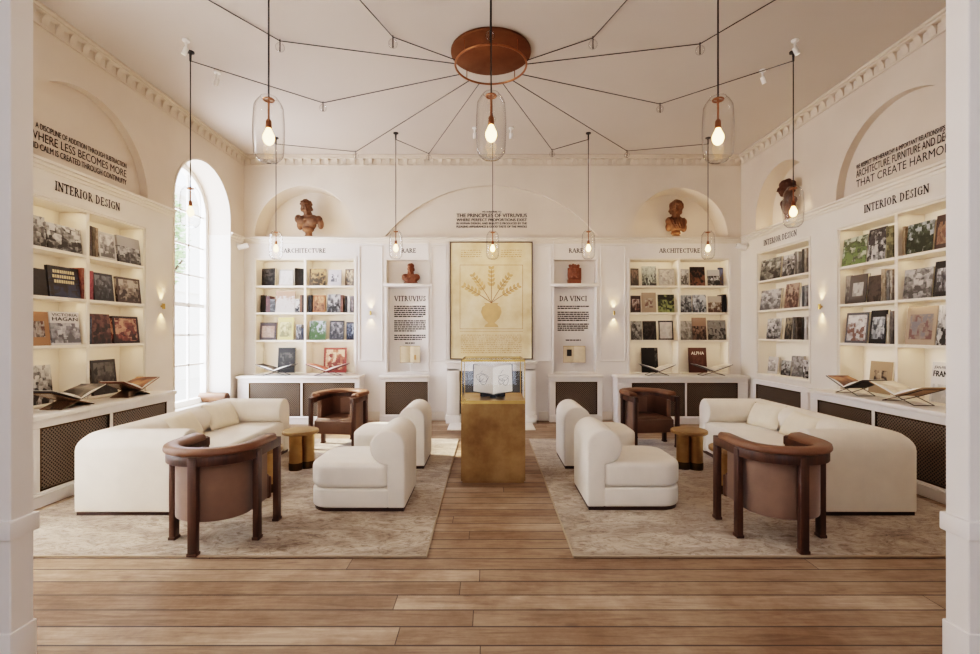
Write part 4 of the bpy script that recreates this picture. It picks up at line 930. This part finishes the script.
# ------------------------------------------------------------------ rugs
for x0, x1, m, lb in ((-3.62, -.40, 'rugl', 'mottled taupe wool rug under the left seating group'), (.555, 3.76, 'rugr', 'mottled beige wool rug under the right seating group')):
    bm = nb(); box(bm, 0, x1-x0, 0, 3.43, 0, .014, .005, 2)
    r = tag(obj('area_rug', bm, M[m], None, (x0, 3.10, 0)), lb, 'rug')
    bm = nb()
    for q in ((-.004, x1-x0+.004, -.006, .006), (-.004, x1-x0+.004, 3.424, 3.436), (-.006, .006, 0, 3.43), (x1-x0-.006, x1-x0+.006, 0, 3.43)): box(bm, q[0], q[1], q[2], q[3], .001, .0148, .003, 1)
    obj('rug_binding', bm, plain('rug_binding', 'b09c84', .9), r)
RZ = .014

# ------------------------------------------------------------------ sofas and slipper chairs
def roll_profile(r=.145, top=.68, inset=.0, bottom=.05, neck=.15):
    cz = top-r
    return [(neck, bottom), (0, bottom)] + [(0, bottom+(cz-bottom)*i/4) for i in range(1, 4)] + [(r-r*math.cos(a), cz+r*math.sin(a)) for a in [PI*i/14 for i in range(15)]] + [(r+r*math.cos(-a), cz+r*math.sin(-a)) for a in [PI/2*i/7 for i in range(1, 7)]] + [(neck, cz-r*.995)]
def soft(bm, w, seg=3, ang=.6):
    bmesh.ops.recalc_face_normals(bm, faces=bm.faces[:])
    es = [e for e in bm.edges if len(e.link_faces) == 2 and e.calc_face_angle(0) > ang]
    bmesh.ops.bevel(bm, geom=es, offset=w, segments=seg, affect='EDGES', profile=.5, clamp_overlap=True)
def sofa(x_wall, x_front, y0, y1, label):
    """back along x_wall, seat opening toward x_front"""
    dep = abs(x_front-x_wall); L = y1-y0
    root = empty('sofa', ((x_wall+x_front)/2, (y0+y1)/2, RZ), 0 if x_front > x_wall else PI, label, 'sofa')
    a, b = -dep/2, dep/2                                # local: back at -x, front at +x
    bm = nb(); sweep(bm, [(b, -L/2), (a, -L/2), (a, L/2), (b, L/2)][::-1], roll_profile(.145, .655, bottom=.028)); soft(bm, .014, 3, .9)
    obj('arms_and_back', bm, M['boucle'], root, ang=50)
    bm = nb(); box(bm, a+.14, b-.004, -L/2+.14, L/2-.14, .03, .39, .035, 4); obj('seat', bm, M['boucle'], root, ang=50)
    bm = nb(); box(bm, a+.012, b-.012, -L/2+.012, L/2-.012, 0, .03); obj('plinth', bm, M['plinth'], root)
    return root
sofa(-3.25, -2.42, 3.765, 5.86, 'long cream sofa with rolled arms along the left wall')
sofa(3.37, 2.575, 3.765, 5.86, 'long cream sofa with rolled arms along the right wall')

def make_slipper():
    root = empty('slipper_chair', (0, 0, 0))
    D, W = .785, .63                                    # back at +x, front toward -x
    bm = nb(); sweep(bm, [(D/2, -W/2), (D/2, W/2)], roll_profile(.142, .655, bottom=.028, neck=.145)); soft(bm, .018, 3, .9); obj('backrest', bm, M['boucle'], root, ang=50)
    def dplan(x0, x1, w, r): return [(x1, -w), (x1, w)] + arc(x0+r, w-r, r, PI/2, PI, 8) + arc(x0+r, -w+r, r, PI, 1.5*PI, 8)
    bm = nb(); prism(bm, dplan(-D/2, D/2-.13, W/2, .17), .028, .182, 'xy', .02, 3); obj('base', bm, M['boucle'], root, ang=50)
    bm = nb(); prism(bm, dplan(-D/2-.004, D/2-.14, W/2, .17), .185, .388, 'xy', .045, 5); obj('seat_cushion', bm, M['boucle'], root, ang=50)
    bm = nb(); prism(bm, dplan(-D/2+.015, D/2-.012, W/2-.012, .16), 0, .03); obj('plinth', bm, M['plinth'], root)
    return root
sl = make_slipper()
for i, (x, y, rz, lb) in enumerate(((-1.06, 4.165, 0, 'cream slipper chair with rolled back, nearest the camera on the left rug'), (-1.06, 5.38, 0, 'cream slipper chair behind another, farther back on the left rug'),
                                    (1.198, 4.195, PI, 'cream slipper chair with rolled back, nearest the camera on the right rug'), (1.198, 5.38, PI, 'cream slipper chair behind another, farther back on the right rug'))):
    o = sl if i == 0 else copy_tree(sl)
    o.location = (x, y, RZ); o.rotation_euler = (0, 0, rz); tag(o, lb, 'chair', 'cream slipper chairs')

# pillows
def pillow_mesh(w, h, t):
    bm = nb(); n = 14; g = {}
    for s in (-1, 1):
        for i in range(n+1):
            for j in range(n+1):
                u, v = 2*i/n-1, 2*j/n-1
                prof = (max(0, 1-abs(u)**2.6)*max(0, 1-abs(v)**2.6))**.55
                pin = 1-.07*(1-abs(v)**2)*abs(u)**4; pin2 = 1-.07*(1-abs(u)**2)*abs(v)**4
                edge = i in (0, n) or j in (0, n)
                if edge and s == 1: g[s, i, j] = g[-1, i, j]; continue
                g[s, i, j] = bm.verts.new((u*w/2*pin, s*t/2*prof, v*h/2*pin2+h/2))
        for i in range(n):
            for j in range(n): bm.faces.new((g[s, i, j], g[s, i+1, j], g[s, i+1, j+1], g[s, i, j+1]))
    return bm
PM = None
for x, y, rz, lean, roll, lb in ((-2.90, 5.33, PI/2-.08, -.48, .05, 'cream cushion on the left sofa, farther from the camera'), (-2.90, 4.70, PI/2+.05, -.55, -.03, 'cream cushion on the left sofa, nearer the camera'),
                           (3.01, 5.31, -PI/2+.10, -.48, -.06, 'cream cushion on the right sofa, farther from the camera'), (3.01, 4.76, -PI/2-.06, -.58, .03, 'cream cushion on the right sofa, nearer the camera')):
    root = empty('cushion', (x, y, .392+RZ), 0, lb, 'cushion', 'cream sofa cushions')
    root.rotation_euler = (Matrix.Rotation(rz, 3, 'Z') @ Matrix.Rotation(lean, 3, 'X') @ Matrix.Rotation(roll, 3, 'Y')).to_euler()
    obj('pillow_cover', pillow_mesh(.50, .29, .14), M['pillow'], root, ang=80)
    bm = nb(); w, h = .50, .29; P = []
    for i in range(48):
        q = i/12; k_, f = int(q), q-int(q); u, v = [(-1+2*f, -1), (1, -1+2*f), (1-2*f, 1), (-1, 1-2*f)][k_]
        P.append((u*w/2*(1-.07*(1-v*v)*abs(u)**4), 0, v*h/2*(1-.07*(1-u*u)*abs(v)**4)+h/2))
    tube(bm, P, .004, 6, True); obj('piping', bm, M['pillow'], root)

# ------------------------------------------------------------------ tub armchairs with walnut frame
def make_tub():
    root = empty('tub_armchair', (0, 0, 0)); R = .272                # front toward -y, horseshoe round the back
    def U(r, yf, n=20): return [(r, yf)] + [(r*math.cos(a), .87*r*math.sin(a)) for a in [PI*i/n for i in range(n+1)]] + [(-r, yf)]
    bm = nb(); sweep(bm, U(R, -.35), [(-.032, .572), (.032, .572), (.032, .638), (-.032, .638)]); soft(bm, .006, 2, .8); obj('top_rail', bm, M['walnut'], root)
    bm = nb(); pf = [(-.052, .64), (-.056, .66), (-.05, .682), (-.034, .69), (.03, .684), (.052, .668), (.056, .65), (.05, .638)]
    sweep(bm, U(R-.008, -.25), pf); soft(bm, .01, 2, 1.2); obj('arm_pad', bm, M['padl'], root, ang=50)
    for x, y, a in ((R+.008, -.335, 0), (-R-.008, -.335, 0), (R+.018, .0, 0), (-R-.018, 0, 0), (0, .87*R+.018, PI/2)):
        bm = nb(); t, w = .021, .029
        box(bm, -t, t, -w, w, .0, .64 if abs(y) > .3 and a == 0 else .625, .006); box(bm, -t-.004, t+.004, -w-.004, w+.004, 0, .022, .004)
        obj('leg', bm, M['walnut'], root, (x, y, 0), (0, 0, a))
    bm = nb(); sweep(bm, U(.248, -.25), [(0, .195), (.055, .20), (.055, .585), (0, .585)]); soft(bm, .012, 3, .8); obj('tub_shell', bm, M['suede'], root, ang=50)
    bm = nb(); sweep(bm, U(.192, -.245), [(0, .36), (.004, .36), (.004, .60), (0, .60)]); obj('inner_back', bm, M['leather'], root)
    plan = [(r_[0], r_[1]) for r_ in U(.245, -.30, 16)]
    bm = nb(); prism(bm, plan, .19, .375, 'xy', .025, 3); 
    obj('seat', bm, M['leather'], root, ang=50)
    bm = nb(); box(bm, -.25, .25, -.315, -.275, .185, .35, .012, 3); obj('front_panel', bm, M['leather'], root)
    return root
tb = make_tub()
for i, (x, y, rz, lb) in enumerate(((-1.90, 3.35, PI, 'dark wood and leather tub armchair seen from behind, in front of the left sofa'), (2.056, 3.385, PI, 'dark wood and leather tub armchair seen from behind, in front of the right sofa'),
                                    (-1.865, 6.23, math.radians(-8.5), 'brown leather tub armchair facing the camera, at the back of the left rug'), (2.05, 6.32, math.radians(8.5), 'brown leather tub armchair facing the camera, at the back of the right rug'))):
    o = tb if i == 0 else copy_tree(tb)
    o.location = (x, y, RZ); o.rotation_euler = (0, 0, rz); tag(o, lb, 'armchair', 'tub armchairs')

# ------------------------------------------------------------------ brass side tables: round top on three clustered tubes
def make_table():
    root = empty('side_table', (0, 0, 0))
    bm = nb(); lathe(bm, [(.0, .37), (.18, .37), (.186, .376), (.186, .40), (.18, .406), (.0, .406)], 40, cap=False); obj('table_top', bm, M['tbrass'], root)
    for k_ in range(3):
        a = PI/2+.25+k_*2*PI/3
        bm = nb(); lathe(bm, [(.068, .075), (.068, .37)], 24, (.074*math.cos(a), .074*math.sin(a), 0)); t_ = obj('pedestal_tube', bm, M['gbrass'], root)
        bm = nb(); lathe(bm, [(.069, .0), (.071, .01), (.071, .07), (.068, .076)], 24, (.074*math.cos(a), .074*math.sin(a), 0)); obj('tube_foot', bm, M['brassd'], t_)
    return root
st = make_table()
for i, (x, y, lb) in enumerate(((-2.0, 5.12, 'round gold side table between the left sofa and slipper chair'), (2.145, 5.12, 'round gold side table between the right sofa and slipper chair'),
                                (-2.06, 4.35, 'gold side table mostly hidden behind the near left armchair'), (2.2, 4.35, 'gold side table mostly hidden behind the near right armchair'))):
    o = st if i == 0 else copy_tree(st)
    o.location = (x, y, RZ); tag(o, lb, 'side table', 'gold side tables'); o.rotation_euler = (0, 0, .5 if x < 0 else -.5)

# leather bolster on the window seat
bl = empty('bolster', (-4.215, 7.38, .384+.0755), 0, 'tan leather bolster cushion lying on the window sill behind the left sofa', 'cushion')
bm = nb(); lathe(bm, [(.0, -.22), (.05, -.22), (.072, -.205), (.075, -.18), (.075, .18), (.072, .205), (.05, .22), (.0, .22)], 28, cap=False); obj('bolster_cover', bm, M['padl'], bl, (0, 0, 0), (0, PI/2, 0))
for s in (-1, 1):
    bm = nb(); lathe(bm, [(.0, 0), (.045, 0), (.045, .006), (0, .006)], 24, cap=False); obj('end_disc', bm, M['leather'], bl, (s*.218, 0, 0), (0, s*PI/2, 0))

# ------------------------------------------------------------------ brass display pedestal with glass case and book
PX, PY = .05, 4.945
ped = empty('display_pedestal', (PX, PY, 0), 0, 'tall brass pedestal with a glass display case in the middle of the room', 'pedestal')
hw = .31
bm = nb(); box(bm, -hw, hw, -hw, hw, .02, .765, .003, 1); box(bm, -hw+.012, hw-.012, -hw+.012, hw-.012, 0, .02); obj('brass_body', bm, M['brass'], ped)
bm = nb(); box(bm, -hw-.002, hw+.002, -hw-.002, hw+.002, .765, .79, .003, 1); obj('deck', bm, M['brassb'], ped)
bm = nb(); t = .009
for s in (-1, 1):
    for q in (-1, 1): box(bm, min(s*hw, s*(hw-t)), max(s*hw, s*(hw-t)), min(q*hw, q*(hw-t)), max(q*hw, q*(hw-t)), .79, 1.193)
for z0, z1 in ((1.172, 1.193), (.79, .797)):
    for s in (-1, 1):
        box(bm, -hw, hw, min(s*hw, s*(hw-t)), max(s*hw, s*(hw-t)), z0, z1); box(bm, min(s*hw, s*(hw-t)), max(s*hw, s*(hw-t)), -hw, hw, z0, z1)
cf = obj('case_frame', bm, M['brassb'], ped)
bm = nb()
for s in (-1, 1):
    a = s*(hw-.004)
    bm.faces.new([bm.verts.new(p) for p in ((a, -hw, .79), (a, hw, .79), (a, hw, 1.19), (a, -hw, 1.19))]); bm.faces.new([bm.verts.new(p) for p in ((-hw, a, .79), (hw, a, .79), (hw, a, 1.19), (-hw, a, 1.19))])
bm.faces.new([bm.verts.new(p) for p in ((-hw, -hw, 1.19), (hw, -hw, 1.19), (hw, hw, 1.19), (-hw, hw, 1.19))])
obj('glass_panes', bm, M['case'], ped, ang=0)
# cradle and open book inside the case
cr = empty('book_cradle', (PX, PY+.05, .79), 0, 'dark sloping cradle inside the glass case on the pedestal', 'book stand')
bm = nb(); prism(bm, [(0, 0), (.17, 0), (.17, .20), (.15, .21), (0, .035)], -.13, .13, 'yz', .004, 2); obj('cradle_block', bm, plain('cradle_cloth', '2e2b2a', .8), cr)
bm = nb(); box(bm, -.03, .03, -.085, -.07, 0, .012, .002); box(bm, -.03, .03, -.085, .0, 0, .006); obj('cradle_lip', bm, M['dark'], cr)
ob = empty('open_book', (PX, PY-.02, .808), 0, 'open white book with black ink sketches inside the glass case', 'open book')
ob.rotation_euler = (math.radians(55), 0, 0)
bm = nb(); bmp = nb(); Lh, bw = .325, .208
for s in (-1, 1):
    prism(bm, [(0, 0), (s*bw, .055), (s*bw, .061), (0, .006)], 0, Lh, 'xy') if False else None
    pts = [(0, 0), (s*bw, .08), (s*bw, .087), (0, .007)]
    lo = [bm.verts.new((x, 0, z)) for x, z in pts]; hi = [bm.verts.new((x, Lh, z)) for x, z in pts]
    bm.faces.new(lo); bm.faces.new(hi[::-1])
    for i in range(4): bm.faces.new((lo[i], lo[(i+1) % 4], hi[(i+1) % 4], hi[i]))
    n = 8; up = [(s*bw*.95*i/n, .007+.075*i/n+.004+.022*math.sin(PI*min(1, i/n+.14))*(1-.5*i/n)) for i in range(n+1)] + [(s*bw*.95, .084), (0, .007)]
    lo = [bmp.verts.new((x, .006, z)) for x, z in up]; hi = [bmp.verts.new((x, Lh-.006, z)) for x, z in up]
    bmp.faces.new(lo); bmp.faces.new(hi[::-1])
    for i in range(len(up)): bmp.faces.new((lo[i], lo[(i+1) % len(up)], hi[(i+1) % len(up)], hi[i]))
obj('cover', bm, M['dark'], ob); pgs = obj('pages', bmp, M['paperw'], ob, ang=50)
bm = nb(); rnd = random.Random(4)
def zpage(x): f = abs(x)/(bw*.95); return .0118+.075*f+.022*math.sin(PI*min(1, f+.14))*(1-.5*f)+.0012
for cx, cy, rx, ry in ((-.11, .17, .06, .05), (-.10, .15, .04, .06), (.11, .17, .05, .035), (.13, .13, .03, .05), (.09, .13, .03, .03)):
    tube(bm, [(cx+rx*math.cos(a)*(1+.15*math.sin(3*a)), cy+ry*math.sin(a), zpage(cx+rx*math.cos(a))) for a in [2*PI*i/18 for i in range(18)]], .0016, 5, True)
for i in range(10):
    x0 = rnd.choice((-.12, .11))+rnd.uniform(-.05, .05); y = rnd.uniform(.06, .24); x1 = x0+rnd.uniform(-.04, .04)
    tube(bm, [(x0, y, zpage(x0)), (x1, y+rnd.uniform(-.06, .06), zpage(x1))], .0014, 5)
obj('ink_sketches', bm, M['ink'], ob)

# ------------------------------------------------------------------ pendant lights on swagged cables
CX, CY = .03, 5.0
RINGZ, KZ = 4.235, 4.365
cn = empty('ceiling_canopy', (CX, CY, H), 0, 'round copper ceiling disc with a hanging ring where all the cables meet', 'ceiling light')
bm = nb(); lathe(bm, [(.0, -.03), (.405, -.03), (.415, -.024), (.415, -.002), (.40, 0), (0, 0)], 64, cap=False); obj('disc', bm, M['canopy'], cn)
bm = nb(); tube(bm, [(.37*math.cos(2*PI*i/64), .37*math.sin(2*PI*i/64), RINGZ-H) for i in range(64)], .011, 8, True); obj('ring', bm, M['copper'], cn)
for i in range(4):
    a = PI/4+i*PI/2; bm = nb(); tube(bm, [(.37*math.cos(a), .37*math.sin(a), RINGZ-H), (.37*math.cos(a), .37*math.sin(a), -.025)], .005, 6); obj('hanger_rod', bm, M['copper'], cn)
def glass_profile(r, h, n=20):
    P = []
    for i in range(n+1):
        t = i/n; z = t*h
        w = r*(.62+.38*math.sin(PI*min(1, t*1.25+.08))**.7) if t < .1 else r*(.86+.14*math.sin(PI*(t*.95+.05)))
        if t < .1: w = r*(.55+.31*math.sin(PI/2*t/.1)) + r*.02
        if t > .86: w = r*(.885-.38*((t-.86)/.14)**1.5)
        P.append((w, z))
    return P
def pendant(x, y, ztop, label, kink=None, extra=None):
    hgt, r = .415, .098
    root = empty('pendant_lamp', (x, y, H), 0, label, 'pendant lamp', 'clear glass pendant lamps')
    z1 = ztop-H; z0 = z1-hgt
    bm = nb(); lathe(bm, [(.0, 0), (.038, 0), (.038, -.012), (.012, -.02), (.01, -.10), (.0, -.105)][::-1], 16, cap=False); obj('ceiling_hook', bm, M['black'], root)
    bm = nb(); tube(bm, [(0, 0, -.09), (0, 0, z1-.01)], .0055, 6); obj('cord', bm, M['black'], root)
    # glass: open top, thick base
    bm = nb(); prof = glass_profile(r, hgt); seg = 32
    lathe(bm, [(w, z+z0) for w, z in [(0.0005, .0), (r*.35, .001)] + prof], seg, cap=False)
    tube(bm, [(prof[-1][0]*math.cos(2*PI*i/seg), prof[-1][0]*math.sin(2*PI*i/seg), z1) for i in range(seg)], .0025, 6, True)
    obj('glass_shade', bm, M['glass'], root, ang=60)
    bm = nb(); tube(bm, [(.032*math.cos(2*PI*i/24), .032*math.sin(2*PI*i/24), z1-.015) for i in range(24)], .006, 6, True)
    tube(bm, [(-.032, 0, z1-.015), (.032, 0, z1-.015)], .004, 6); tube(bm, [(0, 0, z1-.01), (0, 0, z1-.15)], .007, 8); obj('copper_stem', bm, M['copper'], root)
    bm = nb(); lathe(bm, [(.0, -.145), (.013, -.145), (.018, -.155), (.02, -.20), (.0, -.20)], 16, (0, 0, z1), False); obj('lamp_socket', bm, M['copper'], root)
    bm = nb(); lathe(bm, [(.0, -.198), (.014, -.2), (.02, -.215), (.036, -.25), (.037, -.27), (.028, -.295), (.012, -.308), (.0, -.31)], 20, (0, 0, z1), False); obj('bulb', bm, M['bulb'], root)
    if kink:
        bm = nb(); kx, ky = kink; d = Vector((kx-CX, ky-CY)); d.normalize()
        p0 = Vector((CX+d.x*.37-x, CY+d.y*.37-y, RINGZ-H)); pk = Vector((kx-x, ky-y, KZ-H)); e = Vector((0, 0, -.095))
        if extra: e = Vector((extra[0]-x, extra[1]-y, -.095))
        tube(bm, [p0, pk, e], .0048, 6); obj('swag_cable', bm, M['black'], root)
        bm = nb(); tube(bm, [(kx-x, ky-y, 0), (kx-x, ky-y, KZ-H-.1)], .006, 6); ball(bm, (kx-x, ky-y, KZ-H-.1), .009, 1); obj('guide_pin', bm, M['black'], root)
        bm = nb(); ball(bm, (kx-x, ky-y, KZ-H-.065), .045, 3); obj('guide_glass', bm, M['glass'], root)
    l = bpy.data.lights.new('pendant_light', 'POINT'); l.energy = PEND_W; l.color = lin('ffdab0')[:3]; l.shadow_soft_size = .04
    lo = bpy.data.objects.new('pendant_light', l); COL.objects.link(lo); lo.location = (x, y, ztop-.36)
    return root
PEND_W = 5.5
pendant(-1.43, 3.13, 2.985, 'glass pendant lamp hanging near the camera, left of the centre one', (-.936, 4.727))
pendant(1.50, 3.13, 2.985, 'glass pendant lamp hanging near the camera, right of the centre one', (1.037, 4.743))
pendant(.02, 3.08, 2.985, 'glass pendant lamp hanging nearest the camera, in the centre under the copper disc', (.02, 4.6))
pendant(-3.10, 5.0, 2.97, 'glass pendant lamp hanging in front of the arched window', (-2.09, 6.08))
pendant(3.18, 5.0, 2.97, 'glass pendant lamp hanging in front of the right wall niche', (2.19, 6.11))
pendant(-3.18, 7.2, 2.975, 'glass pendant lamp hanging left of the back bookcase heading, beside the window', (-2.126, 7.72))
pendant(3.30, 7.2, 2.975, 'glass pendant lamp hanging by the back bookcase heading nearest the right corner', (2.227, 7.69))
pendant(-1.35, 7.03, 2.95, 'glass pendant lamp hanging before the niche left of the artwork', (-.96, 7.80))
pendant(1.47, 7.03, 2.95, 'glass pendant lamp hanging before the niche right of the artwork', (1.02, 7.646))
pendant(.07, 7.2, 2.975, 'glass pendant lamp hanging right in front of the large artwork', (.06, 6.4))
# two cables that run on to lamps out of view
for (kx, ky), (ex, ey), lb in (((-2.076, 4.79), (-3.05, 3.24), 'black ceiling cable running out to the upper left'), ((2.138, 4.84), (3.1, 3.2), 'black ceiling cable running out to the upper right')):
    d = Vector((kx-CX, ky-CY)).normalized()
    root = empty('ceiling_cable', (kx, ky, H), 0, lb, 'cable')
    bm = nb(); tube(bm, [(CX+d.x*.37-kx, CY+d.y*.37-ky, RINGZ-H), (0, 0, KZ-H), (ex-kx, ey-ky, KZ-H)], .0048, 6); obj('cable_run', bm, M['black'], root)
    bm = nb(); tube(bm, [(0, 0, 0), (0, 0, KZ-H-.1)], .006, 6); ball(bm, (0, 0, KZ-H-.1), .009, 1); obj('guide_pin', bm, M['black'], root)
    bm = nb(); ball(bm, (0, 0, KZ-H-.065), .045, 3); obj('guide_glass', bm, M['glass'], root)
    bm = nb(); tube(bm, [(ex-kx, ey-ky, 0), (ex-kx, ey-ky, KZ-H-.02)], .008, 6); obj('end_hook', bm, M['black'], root)

# ------------------------------------------------------------------ sconces, ceiling spots, wall cameras
for fr, u, lb in ((BACK, ux(371, YB), 'small brass wall light right of the bookcase beside the window'), (BACK, ux(613.5, YB), 'small brass wall light left of the back right bookcase'),
                  (LEFT, 5.93, 'small brass wall light on the left wall beside the window'), (RIGHT, -6.02, 'small brass wall light on the right wall between the bookcases')):
    root = framed('wall_sconce', fr, u, 0, 1.78, lb, 'wall light', 'brass wall lights')
    bm = nb(); lathe(bm, [(.010, -.034), (.016, -.034), (.016, .034), (.010, .034)], 20, (0, -.034, 0), True); obj('shade', bm, M['brassb'], root)
    bm = nb(); box(bm, -.013, .013, -.02, -.001, -.013, .013, .003); obj('back_plate', bm, M['brassb'], root)
    for s in (-1, 1):
        l = bpy.data.lights.new('sconce_beam', 'SPOT'); l.energy = 5; l.color = lin('ffcf90')[:3]; l.spot_size = math.radians(75); l.spot_blend = .8; l.shadow_soft_size = .01
        lo = bpy.data.objects.new('sconce_beam', l); COL.objects.link(lo); lo.location = fpos(fr, u, -.036, 1.78+s*.04); lo.rotation_euler = (0 if s < 0 else PI, 0, 0)
for x, y, tx, ty, lb in ((-3.04, 5.39, -.5, .2, 'white ceiling spotlight near the arched window, farther of the pair'), (-3.02, 4.80, -.5, 0, 'white ceiling spotlight near the arched window, nearer of the pair'), (3.06, 5.35, .5, .2, 'white ceiling spotlight near the right wall, farther of the pair'),
                 (3.07, 4.80, .5, 0, 'white ceiling spotlight near the right wall, nearer of the pair'), (-.19, 6.85, 0, .5, 'white ceiling spotlight behind the centre pendant, left of its cord'), (.33, 6.85, 0, .5, 'white ceiling spotlight behind the centre pendant, right of its cord')):
    root = empty('ceiling_spotlight', (x, y, H), 0, lb, 'spotlight', 'white ceiling spotlights')
    bm = nb(); lathe(bm, [(.0, 0), (.035, 0), (.035, -.015), (.012, -.02), (.01, -.07), (0, -.07)][::-1], 16, cap=False); obj('mount', bm, M['white'], root)
    d = Vector((tx, ty, -1)).normalized(); q = d.to_track_quat('-Z', 'Y').to_euler()
    bm = nb(); lathe(bm, [(.0, .015), (.02, .015), (.023, .008), (.023, -.062), (.019, -.062), (.019, -.05), (0, -.05)], 20, cap=False); hd = obj('lamp_head', bm, M['white'], root, (0, 0, -.09), q)
    bm = nb(); lathe(bm, [(.0, -.052), (.018, -.052)], 20, cap=False); obj('lens', bm, M['lamp'], hd)
for fr, u, lb, s in ((LEFT, 7.72, 'small white wall camera in the left back corner', 1), (RIGHT, -7.74, 'small white wall camera in the right back corner', -1)):
    root = framed('wall_camera', fr, u, 0, 2.86, lb, 'camera')
    bm = nb(); lathe(bm, [(.0, 0), (.035, 0), (.035, .02), (0, .02)], 18, cap=False); obj('mount_plate', bm, M['white'], root, (0, -.0, 0), (PI/2, 0, 0))
    bm = nb(); tube(bm, [(0, 0, 0), (0, -.06, -.0), (0, -.08, -.02)], .012, 8); obj('bracket', bm, M['white'], root)
    bm = nb(); lathe(bm, [(.0, -.08), (.036, -.08), (.042, -.07), (.042, .07), (.036, .08), (.0, .08)], 20, cap=False); bd = obj('camera_body', bm, M['white'], root, (0, -.10, -.02), (math.radians(68), 0, math.radians(25*s)))
    bm = nb(); lathe(bm, [(.0, .081), (.022, .081), (.022, .084), (0, .084)], 18, cap=False); obj('camera_lens', bm, M['black'], bd)

# ------------------------------------------------------------------ outside the window
bm = nb(); box(bm, -26, XL-T-.02, -6, 30, -.3, -.15); struct('ground_outside', bm, M['pave'])
bld = empty('terrace_house', (-13.5, 16.5, -.15), 0, 'pale stone house seen through the arched window', 'building')
bm = nb(); box(bm, -3, 3, -6, 6, 0, 6.2); box(bm, 3, 3.12, -6, 6, 3.0, 3.2); obj('facade_wall', bm, M['facade'], bld)
for yy in (-4, -1.5, 1, 3.5):
    for zz in (.9, 3.8):
        bm = nb(); box(bm, 3, 3.06, yy, yy+1.1, zz, zz+1.7, .02); f_ = obj('house_window', bm, M['sill'], bld)
        bm = nb(); box(bm, 3.06, 3.07, yy+.1, yy+1.0, zz+.1, zz+1.6); obj('house_pane', bm, M['pane'], f_)
bm = nb(); box(bm, -3.2, 3.25, -6.2, 6.2, 6.2, 6.5, .03); obj('parapet', bm, M['facade'], bld)
tr = empty('street_tree', (-7.45, 10.6, -.15), 0, 'leafy green tree seen through the arched window', 'tree')
bm = nb(); tube(bm, [(0, 0, 0), (.1, .05, 1.6), (0, .1, 3.0), (.2, .0, 4.4)], [.16, .13, .10, .05], 8)
for i in range(6): a = i*1.1; tube(bm, [(0, .1, 2.4+.3*i), (.7*math.cos(a), .7*math.sin(a), 3.2+.3*i)], [.05, .02], 6)
obj('trunk', bm, M['bark'], tr)
bm = nb(); rnd = random.Random(5)
for i in range(1700):
    a, e = rnd.uniform(0, 2*PI), math.asin(rnd.uniform(-1, 1)); rr = rnd.uniform(.5, 1)**.5
    c = Vector((.75*rr*math.cos(a)*math.cos(e), .75*rr*math.sin(a)*math.cos(e), 3.7+1.25*rr*math.sin(e)))
    m_ = Matrix.Rotation(rnd.uniform(0, 6.28), 3, 'Z') @ Matrix.Rotation(rnd.uniform(-1.2, 1.2), 3, 'X'); s_ = rnd.uniform(.06, .1)
    bm.faces.new([bm.verts.new(c + m_ @ Vector(p)) for p in ((-s_, 0, 0), (0, -s_*.5, 0), (s_, 0, 0), (0, s_*.5, 0))])
obj('foliage', bm, M['leaf'], tr, ang=0)

# ------------------------------------------------------------------ light
w = bpy.data.worlds.new('sky'); scene.world = w; w.use_nodes = True
bg = w.node_tree.nodes['Background']; bg.inputs[0].default_value = lin('e6eeff'); bg.inputs[1].default_value = 4.5
sl_ = bpy.data.lights.new('sun', 'SUN'); sl_.energy = 10.; sl_.angle = math.radians(1.5); sl_.color = lin('fff1dc')[:3]
so = bpy.data.objects.new('sun', sl_); COL.objects.link(so); so.rotation_euler = Vector((.72, -.16, -.62)).to_track_quat('-Z', 'Y').to_euler()
# daylight entering at the two windows, and an added fill from the hall
for yc, r, pw in ((WC, .62, 130), (W2, .6, 900)):
    area('window_daylight', (XL-.52, yc, 2.1), (0, -PI/2, 0), 3.2, 1.2, pw, 'e8eeff')
area('hall_fill_light', (0, -.6, 3.66), (math.radians(28), 0, 0), 4.5, 1.6, 70, 'eef1ff')  # soft fill added behind the camera to brighten the foreground

cam = bpy.data.cameras.new('camera'); cam.sensor_width = 36; cam.lens = 36*F/980; cam.shift_x = 2/980; cam.shift_y = 6/980; cam.clip_start = .05
co = bpy.data.objects.new('camera', cam); COL.objects.link(co); co.location = (0, 0, CAMZ); co.rotation_euler = (PI/2, 0, 0); scene.camera = co
scene.view_settings.view_transform = 'Filmic'; scene.view_settings.look = 'High Contrast'; scene.view_settings.exposure = .12
scene.cycles.use_denoising = True; scene.cycles.max_bounces = 10; scene.cycles.diffuse_bounces = 5; scene.cycles.transparent_max_bounces = 24; scene.cycles.sample_clamp_indirect = 6
scene.cycles.caustics_reflective = False; scene.cycles.caustics_refractive = False
